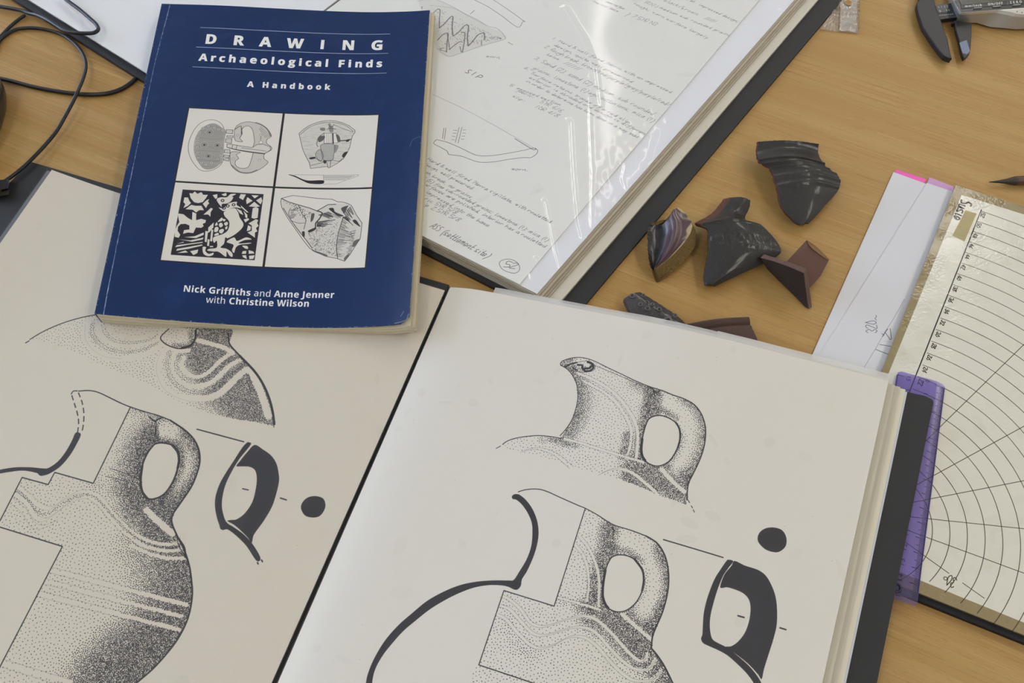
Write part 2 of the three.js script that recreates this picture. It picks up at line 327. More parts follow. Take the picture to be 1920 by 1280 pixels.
const BK = { TL: [-0.28487,-0.60724], TR: [-0.06467,-0.5957], BL: [-0.28167,-0.31575], BR: [-0.06847,-0.30458], W: 0.217, L: 0.297, hT: [[0, 22], [0.22, 22], [0.42, 20.7], [0.62, 19.5], [0.78, 19.6], [0.92, 21.5], [1, 23.5]], hB: [[0, 19], [0.15, 15.6], [0.33, 12.5], [0.54, 10.3], [0.77, 12.4], [0.94, 18.6], [1, 23]] };
const BP = { TL: [0.02575,-0.81035], TR: [0.27519,-0.66484], BL: [-0.25266,-0.49588], BR: [0.0176,-0.33311], W: 0.3155, L: 0.42, hT: [[0, 12], [1, 12]], hB: [[0, 12], [1, 12]] };
const BQ = { TL: [-0.21971,-1.01287], TR: [0.02885,-0.82934], BL: [-0.48403,-0.68647], BR: [-0.24392,-0.50997], W: 0.298, L: 0.42, hT: [[0, 8], [1, 8]], hB: [[0, 8], [1, 8]] };
const CH = { TL: [0.33147,-0.42783], TR: [0.6341,-0.29624], BL: [0.17989,-0.1542], BR: [0.48172,-0.02079], W: 0.33, L: 0.3128, hT: [[0, 6], [1, 6]], hB: [[0, 6], [1, 6]] };
const W1 = { TL: [0.29011,-0.4444], TR: [0.47722,-0.34906], BL: [0.1458,-0.18482], BR: [0.33291,-0.08948], W: 0.21, L: 0.297, hT: [[0, 1.2], [1, 1.2]], hB: [[0, 1.2], [1, 1.2]] };
const W2 = { TL: [0.31273,-0.43327], TR: [0.50305,-0.34452], BL: [0.13889,-0.19246], BR: [0.32921,-0.10371], W: 0.21, L: 0.297, hT: [[0, 1.6], [1, 1.6]], hB: [[0, 1.6], [1, 1.6]] };
const RU = { TL: [0.25644,-0.27372], TR: [0.28623,-0.26349], BL: [0.20691,-0.12948], BR: [0.2367,-0.11925], W: 0.0315, L: 0.1525, hT: [[0, 7.8], [1, 7.8]], hB: [[0, 7.8], [1, 7.8]] };
const flatSurf = (c, h) => ({ TL: [c[0], c[1]], TR: [c[2], c[3]], BL: [c[4], c[5]], BR: [c[6], c[7]], W: 1, L: 1, hT: [[0, h[0]], [1, h[1]]], hB: [[0, h[2]], [1, h[3]]] });
const roundedRight = (r, L, W) => (v, a, b) => { const y = v * L; return [a, y < r ? b - (r - Math.sqrt(Math.max(0, r * r - (r - y) ** 2))) / W : b]; };

// ---------------------------------------------------------------- front display binder, lying open
{
  const b = thing('display_binder', 'black display binder lying open in front with ink drawings of jugs in its sleeves', 'binder', [-0.05, 0, -0.2], 'open display binders');
  // covers
  const left = flatSurf([...[-0.3671, -0.46], ...[-0.0442, -0.3465], ...[-0.4484, -0.3125], ...[-0.1396, -0.0713]], [2.5, 2.5, 2.5, 2.5]);
  part(b, 'cover', slab(left, { thick: 0.0024, nu: 20, nv: 12 }), leather, 'left cover of black grained board');
  const tl = [-0.0443, -0.3449], tr = [0.2744, -0.2516], br = [0.2016, -0.0711], bl = [-0.1396, -0.0713];
  const right = flatSurf([...tl, ...tr, ...bl, ...br], [2.5, 11.5, 2.5, 10]);
  part(b, 'cover', slab(right, { thick: 0.0024, nu: 24, nv: 160, edge: roundedRight(0.006, 0.33, 0.33) }), leather, 'right cover of black grained board with a rounded corner');
  // leaves under the top drawing: the stack shows as ridged edges along the right and the top
  const level = (f) => (u, v) => -(table(RP.hT, u) - 3) / 1000 * (1 - f);
  const leafMat = [milky, paperCream, milky];
  [[1.0465, 0.42], [1.05, 0.5]].forEach(([u1, f]) => part(b, 'leaf', slab(RP, { u0: 0.02, u1, v0: 0.0, v1: 1, lift: level(f), thick: 0.0004 }), std(0xccd2dc, 0.45), 'bluish white plastic leaf edge'));
  part(b, 'leaf', slab(RP, { u0: 0.02, u1: 1.043, v0: 0.0, v1: 1, lift: level(0.66), thick: 0.0035 }), paperCream, 'cream card leaf');
  [[1.03, 0.74], [1.024, 0.8], [1.017, 0.87], [1.010, 0.93]].forEach(([u1, f], k) => part(b, 'leaf', slab(RP, { u0: 0.03, u1, v0: 0.001 * k, v1: 1, lift: level(f), thick: 0.0008, nv: 40, rise: (u, v) => u > 1 ? 0.0004 * nz(v * 30, k * 3) : 0 }), k % 2 ? std(0xb9b39f, 0.35) : std(0xc6c1b0, 0.3), 'clear plastic leaf edge'));
  // plastic sleeves standing out beyond the top edge of the sheets
  [[0.105, 0.50, -0.0125, -0.0012, 0.3], [0.47, 0.80, -0.0135, -0.0020, 0.9], [0.62, 1.0, -0.0145, -0.0016, 1.7], [0.12, 1.0, -0.006, -0.0008, 2.6]].forEach(([u0, u1, v0, lift, ph]) =>
    part(b, 'sleeve', slab(RP, { u0, u1, v0, v1: 0.05, nu: 40, nv: 6, lift, thick: 0, rise: (u, v) => 0.0008 * nz(u * 12, ph) }), milky, 'milky plastic sleeve edge'));
  part(b, 'sleeve', slab(RP, { u0: -0.002, u1: 1.006, v0: -0.003, v1: 1, nu: 60, nv: 40, lift: 0.0006, thick: 0, rise: (u, v) => 0.0004 * nz(u * 5, v * 6, 4) }), filmFront, 'clear sleeve over the right drawing');
  part(b, 'sleeve', slab(LP, { u0: -0.012, u1: 1.006, v0: -0.002, v1: 1, nu: 50, nv: 30, lift: 0.0006, thick: 0, rise: (u, v) => 0.0003 * nz(u * 5, v * 6, 8) }), filmFront, 'clear sleeve over the left drawing');
  part(b, 'leaf', slab(LP, { u0: -0.011, u1: 1.0, v0: 0.003, v1: 1, lift: -0.0004, thick: 0.0019 }), std(0x66686c, 0.4), 'grey edged plastic leaf');
}

// ---------------------------------------------------------------- rear display binder
const foldsBP = (() => {                                           // raised wrinkles of the clear sleeve: polylines in mm on the sheet, with height and half width
  const lines = [
    [[160.9, 168.4, 194.1, 191.1, 221.3, 215.4, 248.2, 248.5], 1.3, 2.6], [[239.5, 274.3, 263, 305.9, 282.4, 331.4, 301.5, 355.5, 312.2, 366.3], 1.4, 2.2], [[217.8, 217.5, 251.3, 267.1, 283.8, 311.9, 311.7, 355], 1.2, 2.4],
    [[270.9, 350.9, 288.8, 369.4, 301.7, 384.3, 314.2, 396.2], 1.3, 2.0], [[298.3, 290.3, 304.8, 305.1, 313.7, 311.9], 1.1, 2], [[297.5, 398.4, 298.4, 409, 299.1, 422.3], 1.6, 2.6], [[302.6, 411.9, 307.5, 425.1], 1.2, 2.2],
    [[265.5, 113.5, 275.5, 145.7], 0.6, 7], [[305.4, 247.2, 315.1, 273.6, 318, 303.1, 321.5, 343], 0.6, 3.4], [[323.7, 287.2, 327, 297.5, 334.9, 300], 0.9, 1.6], [[322.9, 321.3, 328.2, 333, 330.4, 343.3], 0.9, 1.6], [[322.8, 230, 325.8, 242.6, 324.3, 255.2], 0.9, 1.6],
  ];
  return (u, v) => {
    const x = u * BP.W * 1000, y = v * BP.L * 1000; let h = 0;
    for (const [f, amp, w] of lines) {
      let d2 = 1e9; const p = pairs(f);
      for (let i = 0; i < p.length - 1; i++) {
        const [ax, ay] = p[i], dx = p[i + 1][0] - ax, dy = p[i + 1][1] - ay, t = clamp(((x - ax) * dx + (y - ay) * dy) / (dx * dx + dy * dy), 0, 1);
        d2 = Math.min(d2, (x - ax - t * dx) ** 2 + (y - ay - t * dy) ** 2);
      }
      h += amp * Math.exp(-d2 / (w * w));
    }
    return h / 1000;
  };
})();
{
  const b = thing('display_binder', 'black display binder lying open behind the blue book with pencil notes in clear sleeves', 'binder', [0, 0, -0.6], 'open display binders');
  const q = (u, v) => surfaceAt(BP, u, v), a = q(0, 1.016), c = q(1.092, 1.016), d = q(0, 0), e = q(1.102, 0);
  part(b, 'cover', slab(flatSurf([d[0], d[2], e[0], e[2], a[0], a[2], c[0], c[2]], [3, 3, 3, 3]), { thick: 0.0029, nu: 20, nv: 20 }), leather, 'right cover of black grained board');
  const r = (u, v) => surfaceAt(BQ, u, v), f0 = r(-0.1, 1.014), g0 = r(1.02, 1.014), h0 = r(-0.1, 0), i0 = r(1.02, 0);
  part(b, 'cover', slab(flatSurf([h0[0], h0[2], i0[0], i0[2], f0[0], f0[2], g0[0], g0[2]], [6, 4, 6, 4]), { thick: 0.004, nu: 20, nv: 20 }), leather, 'left cover of black grained board');
  part(b, 'leaf', slab(BP, { u0: 0.02, u1: 1.047, v1: 1.006, lift: -0.0062, thick: 0.0026 }), std(0xd0cbbd, 0.5), 'lower white leaf');
  [[1.022, 1.006, -0.0046], [1.018, 1.005, -0.0034], [1.012, 1.004, -0.0022], [1.006, 1.003, -0.0012]].forEach(([u1, v1, lift], k) => part(b, 'leaf', slab(BP, { u0: 0.01, u1, v1, lift, thick: 0.0008, nv: 40, rise: (u, v) => u > 1 ? 0.0004 * nz(v * 26, k * 5) : 0 }), k % 2 ? std(0xa79c88, 0.3) : std(0xb9b09d, 0.3), 'plastic leaf edge'));
  part(b, 'leaf', slab(BP, { u0: 0.0, u1: 1.0, v1: 1.0, lift: -0.0005, thick: 0.0006 }), std(0xe2e3e8, 0.4), 'white backing leaf');
  part(b, 'sleeve', slab(BP, { u0: -0.004, u1: 1.004, v0: 0, v1: 1.008, nu: 150, nv: 190, lift: 0.0008, thick: 0, rise: (u, v) => foldsBP(u, v) + 0.0004 * nz(u * 6, v * 7, 2) + (u > 0.885 ? 0.00018 * nz(u * 60, v * 70, 5) : 0) }), filmRear, 'wrinkled clear sleeve over the pencil notes');
  part(b, 'sleeve', slab(BQ, { u0: -0.02, u1: 1.005, v1: 1.004, nu: 40, nv: 40, lift: 0.0006, thick: 0, rise: (u, v) => 0.0003 * nz(u * 5, v * 6, 3) }), filmRear, 'clear sleeve over the blank sheet');
}

// ---------------------------------------------------------------- drawing on the right sheet
const CARD = 'rgb(217,212,201)';
{
  const w = RP.W * 1000, h = 300, [c, x] = sheetCanvas(w, h, 6.8, CARD);
  for (let i = 0; i < 60; i++) { x.fillStyle = 'rgba(150,140,125,' + (0.02 + rnd() * 0.04) + ')'; x.beginPath(); x.ellipse(rnd() * w, rnd() * h, 1 + rnd() * 7, 1 + rnd() * 4, rnd() * 3, 0, 7); x.fill(); }
  for (let i = 0; i < 40; i++) { x.fillStyle = 'rgba(110,105,100,0.35)'; x.beginPath(); x.arc(rnd() * w, rnd() * h, 0.15 + rnd() * 0.2, 0, 7); x.fill(); }
  // upper jug, seen from outside
  const outline = [76.3, 107.9, 78.9, 104.6, 83.5, 101.6, 90, 98.8, 96.8, 96.7, 103.9, 95.7, 109.9, 95.4, 111.6, 88, 113.1, 81, 113.1, 73.7, 112.2, 66.5, 110.3, 60.5, 107.4, 54.8, 103.1, 49.8, 99.4, 46.9, 96.5, 45.6, 93.9, 44.7, 93.3, 42.8, 94.5, 40.9, 98.5, 38.1, 103.6, 36.3, 109.3, 36, 115.3, 37.1, 123.7, 39.6, 133.9, 42.4, 144, 45.2, 153.8, 47, 161.4, 47.6, 169.1, 49, 176.7, 49.8, 183.7, 52, 189, 56.3, 192.6, 61.4, 195.1, 66.9, 196.8, 74.5, 197.3, 82.4, 196.7, 90.5, 195.4, 98.7, 194.5, 104.8, 195.2, 110.3, 196.4, 114.8, 196.3, 118.4, 191.8, 117.9, 182.8, 117.2, 173.5, 115.9, 162.4, 114.2, 150.4, 113, 138.6, 112.6, 127.7, 112.3, 118.5, 112, 108.8, 110.4, 97.6, 110.1, 86.4, 109.9, 80.7, 109.7];
  const hole = [159.9, 68.5, 162.9, 66.1, 167.1, 65, 172.9, 66, 177.8, 68.7, 180.3, 73.1, 181.7, 78.8, 181.6, 85.9, 179.6, 93.4, 176.3, 97.4, 172.3, 99.3, 167.7, 98.8, 165, 97.4, 162.6, 95.1, 160.6, 90.6, 159.3, 84, 158.7, 77, 158.9, 71.3];
  const b1 = [106.4, 48, 117.5, 50.3, 128.1, 54.3, 138.3, 60.4, 145.7, 67, 151.1, 72.9, 155.2, 80, 157.8, 89.4, 159.5, 98.4], b2 = [112.7, 53, 125.2, 57.1, 135.1, 62.2, 142.6, 68.8, 148, 74.7, 151.5, 81, 153.7, 92.5, 152.8, 98.7], b3 = [113, 95.1, 124.2, 95.7, 136.5, 97, 150.4, 98.1, 164.1, 98.8], b4 = [90, 109.5, 96.3, 106.1, 103.5, 105.4, 111.4, 107, 117.9, 110.2, 122.9, 112.9], b5 = [141.4, 112.9, 146.4, 108.7, 153, 106.7, 160.4, 107.6, 167.6, 110.8, 177.6, 116.2], b6 = [176.2, 100.2, 184, 105.8, 193.4, 110.8];
  stipple(x, w, h, outline, (d) => {
    d.base(0.22); d.area([153.2, 48.2, 162.4, 47.9, 176.8, 50.3, 187.2, 54.7, 194.1, 67.2, 196.4, 82.7, 194.2, 101, 183.5, 104, 181.4, 86.9, 179.5, 73.3, 172, 66.2, 162.8, 65.6], 0.02);
    d.clear([158, 52.2, 167.2, 51.9, 177, 54.4, 185.3, 61.4, 188.9, 74.7, 187.7, 90.1, 185.2, 100.6, 180.3, 99.1, 182.6, 84.6, 181.2, 72.9, 174.9, 66.4, 165.6, 62.8]);
    d.base(0.06);
    d.soft([104.5, 51.1, 109.7, 58.6, 112.8, 65.3, 114.1, 72.4, 114.2, 81.7, 111.8, 91.5], 22, 0.75); d.soft([156.4, 49.5, 158.7, 59.4, 158.8, 70.9, 159.5, 82.9, 161.1, 94.5], 14, 0.85);
    d.soft([144.3, 46.2, 152.3, 48.4, 157.7, 54.4, 157.4, 62.9], 16, 0.6); d.soft([149.7, 83.5, 151, 91.2, 150.2, 97.4], 8, 0.8);
    d.soft([177.4, 49, 186.9, 53.7, 194.5, 65, 197.1, 78.5, 196, 94.6, 193.5, 105], 14, 0.7); d.soft([176.7, 70, 182.2, 76.6, 182.2, 86.7, 179, 97.5], 8, 0.55);
    d.soft([159.1, 62.5, 167, 61.4, 175.2, 64.3], 7, 0.75); d.soft([161.2, 104.3, 170.3, 104.7, 180.4, 108.7, 193.8, 112.6, 194.4, 104.8], 26, 0.85); d.soft([158.7, 110.8, 163.9, 113.3, 172.3, 114.8], 12, 0.6);
    d.soft([98.8, 39.3, 94.5, 43.7, 100.8, 45.5], 9, 0.7); d.soft([99.3, 98.6, 109.9, 97.1, 121.4, 98.4], 7, 0.5);
    for (const [b, t] of [[b1, 2.0], [b2, 1.6], [b3, 2.0], [b4, 1.4], [b5, 2.2], [b6, 2.6]]) d.white(b, t);
  }, { hole });
  for (const b of [b1, b2, b3, b4, b5]) { const o = pairs(b).map(([X, Y]) => [X + 0.9, Y - 0.9]).flat(), o2 = pairs(b).map(([X, Y]) => [X - 0.9, Y + 0.9]).flat(); dotted(x, o); dotted(x, o2); }
  line(x, [76.3, 107.8, 78.9, 104.6, 83.5, 101.6, 90, 98.8, 96.8, 96.7, 103.9, 95.7, 109.9, 95.4], 0.6); line(x, [109.3, 93.7, 111.6, 88, 113.1, 81, 113.1, 73.7, 112.2, 66.5, 110.3, 60.5, 107.4, 54.8, 103.1, 49.8, 99.4, 46.9, 96.5, 45.6, 93.9, 44.7, 93.3, 42.8, 94.5, 40.9, 98.5, 38.1, 103.6, 36.3, 109.3, 36, 115.3, 37.1, 123.7, 39.6, 133.9, 42.4, 144, 45.2, 153.8, 47, 161.4, 47.6], 0.55);
  line(x, [161.4, 47.6, 169.1, 49, 176.7, 49.8, 183.7, 52, 189, 56.3, 192.6, 61.4, 195.1, 66.9, 196.8, 74.5, 197.3, 82.4, 196.7, 90.5, 195.4, 98.7, 194.5, 104.8, 195.2, 110.3, 196.4, 114.8], 0.75); loop(x, hole, 0.8); line(x, [159.3, 84, 160.6, 90.6, 162.6, 95.1, 165, 97.4], 1.6); line(x, [176, 67.2, 179.6, 71.3, 181.7, 77.8, 181.9, 83.8], 1.1);
  line(x, [73.3, 111.5, 75.4, 109.3], 0.5); line(x, [196.4, 114.8, 198.4, 116.8], 0.5); line(x, [199.9, 118.5, 201, 119.6], 0.5); line(x, [201.7, 120.6, 202.8, 121.9], 0.5); line(x, [114.2, 39.6, 134.4, 44.2, 154.2, 48.5], 0.3);
  line(x, [153.4, 47.3, 156.6, 48.9, 158.4, 52.7], 0.7); line(x, [157.4, 49.2, 158.9, 50.4, 160.5, 47.9], 0.5);
  line(x, [96.9, 45.1, 99.8, 42.4, 103.1, 40.5], 1.2); line(x, [101.8, 44.1, 103.2, 45.4, 105.7, 45.9], 0.7); line(x, [104.4, 41.9, 107.3, 41.7, 108.3, 43.7, 110.8, 45.3, 113.7, 44.1, 114.8, 41.6, 113.2, 39.3, 110, 38.3], 1.4); line(x, [109.7, 43.4, 112.3, 42.7, 113.2, 40.9], 1.6); loop(x, [101.1, 46.5, 101, 43.2, 104.7, 39.6, 110.7, 37.6, 115.2, 39.9, 115.5, 43.7, 110.6, 46.2, 105.1, 46.9], 0.3);
  // lower jug, half in section
  const low = [139.3, 136.6, 148, 139, 158.2, 142.3, 169.7, 143, 179.1, 144, 186.5, 146.4, 192.5, 151.7, 196.7, 158.6, 199.6, 166.8, 201, 175.4, 201.1, 185.3, 200, 194.3, 199.6, 199.8, 200.8, 206.3, 204.8, 208.9, 210.5, 213.6, 216.6, 220.1, 224.5, 229.1, 229.2, 241.7, 116.8, 272.1, 108.2, 244.1, 109.9, 240, 109, 196.4, 140.3, 198], hole2 = [164.1, 161.3, 167.9, 159.1, 173.4, 158.7, 178.3, 160.3, 182.8, 164.2, 185.3, 169.7, 186.4, 176.2, 185.2, 183.2, 181.5, 189.1, 176.8, 191.7, 171.8, 191.5, 168.4, 189.4, 165.7, 185.2, 163.5, 178, 162.4, 170.3, 162.8, 164.5];
  const w1 = [108.9, 199.8, 114.3, 200.7, 122.5, 204.7, 130, 210.1, 135.9, 211.1, 141.8, 208.8, 148.9, 203.9, 156.4, 199.8, 162.6, 198.7, 169.7, 200.5, 178.9, 205.5, 188.3, 211.4, 195.8, 214.6, 199.6, 213, 199.5, 209.9], w2 = [109.8, 205.3, 116.4, 206.2, 124.9, 211.2, 133.1, 215.6, 139.7, 215.5, 147.1, 211.4, 155.3, 206.6, 162.5, 205.2, 169.6, 207, 179.1, 212.9, 188.2, 217.7, 196.2, 219.6, 203, 217.2, 204.7, 211.5], w3 = [110.3, 210.7, 116.3, 212.2, 125, 217.6, 134.3, 222.2, 141, 222.6, 147.4, 218.8, 154.1, 212.8, 162.1, 210.6, 170.5, 213.1, 179.9, 218.9, 189, 223.7, 197, 225.6, 206.7, 222.4, 209.7, 216.4];
  const n1 = [141.5, 154.4, 149, 160.1, 155.4, 167.7, 160.5, 176.5, 164.9, 191.5], n2 = [140.7, 160.1, 147.3, 165.2, 152.6, 173, 156.1, 182.2, 157.4, 190.2], n3 = [140.5, 192.7, 151.8, 192.8, 166.3, 193.3], n4 = [179.3, 192.5, 188.1, 196.5, 200, 201.8], n5 = [139.8, 152.5, 145.4, 155.8, 153.9, 164.6];
  stipple(x, w, h, low, (d) => {
    d.base(0.26); d.clear([160.3, 145.3, 172.7, 145.5, 185.1, 149.1, 193.9, 160.5, 198.2, 175.1, 196.3, 191, 187.8, 195.5, 182.3, 191.6, 187.3, 179.2, 185.1, 166.4, 175.3, 157.6, 164.3, 158.3]); d.base(0.06);
    d.soft([156.8, 145.1, 159.1, 156.2, 159.3, 167.7, 161.6, 178.5, 165.2, 189.7], 16, 0.85); d.soft([162.9, 157.6, 171.5, 156.4, 180.4, 159.7], 8, 0.7); d.soft([189.8, 150.1, 198.1, 161.6, 201.2, 174.2, 199.7, 187.9, 197.6, 199.3], 14, 0.8); d.soft([184.3, 165.5, 187.4, 175.9, 184.8, 185.5], 7, 0.45);
    d.soft([165.8, 195.1, 177.5, 197.3, 190.5, 204.4, 199.4, 205.2], 30, 0.85); d.soft([191.4, 207.4, 198.2, 211.8, 198.3, 215.9], 16, 0.6); d.soft([201, 206.8, 210.8, 214.6, 220, 224.3, 225.6, 232.8], 30, 0.85); d.soft([155.8, 177.8, 159.5, 185.7, 158.4, 192.7], 8, 0.6); d.soft([143.5, 194.4, 154.5, 194.3, 170.2, 195], 9, 0.35);
    d.soft([179.3, 192.5, 191, 198.9, 198.5, 194.7], 14, 0.5); d.soft([117.4, 215.2, 125.7, 222.8, 137.2, 227.2], 16, 0.25);
    for (const [q, t] of [[w1, 2.1], [w2, 2.1], [w3, 2.1], [n1, 1.8], [n2, 1.6], [n3, 1.7], [n4, 2.3], [n5, 1.2]]) d.white(q, t);
  }, { hole: hole2, curved: false });
  for (const q of [w1, w2, w3, n1, n2, n3]) for (const s of [-0.95, 0.95]) dotted(x, pairs(q).map(([X, Y]) => [X + s * 0.6, Y - s * 0.85]).flat());
  line(x, [96.5, 136, 100.9, 133.4, 107.3, 131.5, 113.3, 131.6, 123.2, 133.6, 134.4, 135.8, 139.3, 136.6, 148, 139, 158.2, 142.3, 169.7, 143, 179.1, 144], 0.6); line(x, [179.1, 144, 186.5, 146.4, 192.5, 151.7, 196.7, 158.6, 199.6, 166.8, 201, 175.4, 201.1, 185.3, 200, 194.3, 199.6, 199.8, 200.8, 206.3], 0.9); line(x, [200.8, 206.3, 204.8, 208.9, 210.5, 213.6, 216.6, 220.1, 224.5, 229.1, 229.2, 241.7], 0.9);
  loop(x, hole2, 0.7); line(x, [162.4, 170.3, 163.5, 178, 165.5, 185.2, 168.4, 189.4, 170.6, 191], 1.4); line(x, [176.9, 159.5, 182.8, 164.2, 185.5, 169.7, 186.4, 176.2], 1.2);
  line(x, [139.3, 136.6, 140.3, 198, 109, 196.4, 109.9, 240, 148.9, 242], 0.6, INK, false); line(x, [158.4, 143.7, 159.8, 145.5, 160.4, 148.9], 0.6);
  fill(x, [93.7, 139.9, 94.4, 138.4, 95.9, 137.7, 98.3, 137.8, 103.3, 140.3, 109, 145, 113.8, 151.1, 116.9, 157.5, 118.5, 164.2, 119, 172.2, 118.3, 181.6, 117, 187.4, 117.6, 190.9, 116.9, 193.5, 114.9, 194.4, 110.7, 193.7, 106.2, 193.9, 98.9, 195.7, 91, 199.3, 83.8, 204.5, 77, 210.7, 70.6, 217.8, 65.5, 225.2, 60.6, 232.9, 57.1, 240.9, 54.3, 249, 53.2, 257.2, 54.5, 264.5, 58.1, 273.4, 54.5, 274.3, 51.1, 265.4, 50, 259.1, 50.3, 250.6, 52.3, 240.5, 56.3, 230.8, 61.8, 221.7, 67.5, 213.1, 75, 205.6, 83, 199.6, 91.8, 195.3, 101, 192.2, 109.4, 190.1, 112.4, 189, 113.9, 183.6, 115.6, 175.4, 115.6, 167.3, 113.7, 159.5, 111, 153, 106.4, 147.5, 101.4, 143.4, 97.2, 141.3, 94.7, 141.2]);
  // handle in section and its cross section
  line(x, [189.8, 143.4, 226.3, 144.4], 0.75);
  fill(x, [229.4, 144.9, 231.4, 144.5, 232.6, 145.3, 231, 149.4, 229.1, 155.2, 228.1, 164, 227.9, 172.5, 228.1, 179.1, 229.1, 184.6, 230.7, 189, 232.8, 192.1, 236, 193.2, 241.1, 194.2, 248.3, 196.9, 255.7, 200.4, 261.5, 204.3, 265.6, 208.2, 269, 212.3, 265.3, 213.3, 261.1, 209, 256, 205, 249.5, 201.4, 243, 198.4, 237, 197, 231.1, 196.2, 228, 195.5, 226.4, 193.5, 226.5, 191.1, 225.5, 186.5, 224.2, 180.2, 223.7, 173.7, 223.9, 166.9, 224.9, 158.1, 227.1, 150.6, 228.8, 145.7]);
  fill(x, [233.1, 144.6, 236.5, 144.8, 240.1, 145.5, 247.7, 145.9, 253.3, 148.2, 258.3, 153.6, 261.8, 159.4, 264.4, 167.1, 265.9, 174.9, 265.9, 183.1, 265.3, 192.1, 264.8, 200.2, 264.8, 205.7, 262.1, 203.7, 255.5, 199.7, 248.2, 196.6, 241.1, 194.3, 244, 192.9, 247.1, 189.2, 249.6, 182.9, 250.1, 175.3, 248.9, 168.1, 246.4, 163.8, 242.5, 161.6, 237.3, 160.9, 233.2, 160.9, 230.2, 162.2, 229.1, 161.2, 229.7, 154.1, 232.3, 147.8]);
  line(x, [243.3, 175.2, 246.9, 175.2], 0.9); line(x, [268.1, 175.3, 271.5, 175.4], 0.9);
  fill(x, [243, 127.4, 243.4, 123.2, 246.3, 119.7, 251, 117.9, 255.8, 118.3, 259.1, 121.8, 260.1, 126.9, 257.9, 131.1, 254.6, 132.8, 249.5, 132.7, 245.1, 130.4]);
  const s = new THREE.Mesh(slab(RP, { nu: 60, nv: 20, lift: 0.0002, thick: 0.0005, vmax: h / (RP.L * 1000) }), std(0xffffff, 0.7, { map: canvasMap(c) }));
  const g = thing('drawing_sheet', 'cream sheet with two stippled ink drawings of a handled jug in the front right sleeve', 'drawing', [0.05, 0.006, -0.15], 'drawings in the open binders'); s.material.map.wrapT = THREE.ClampToEdgeWrapping; part(g, 'sheet', s.geometry, s.material);
}

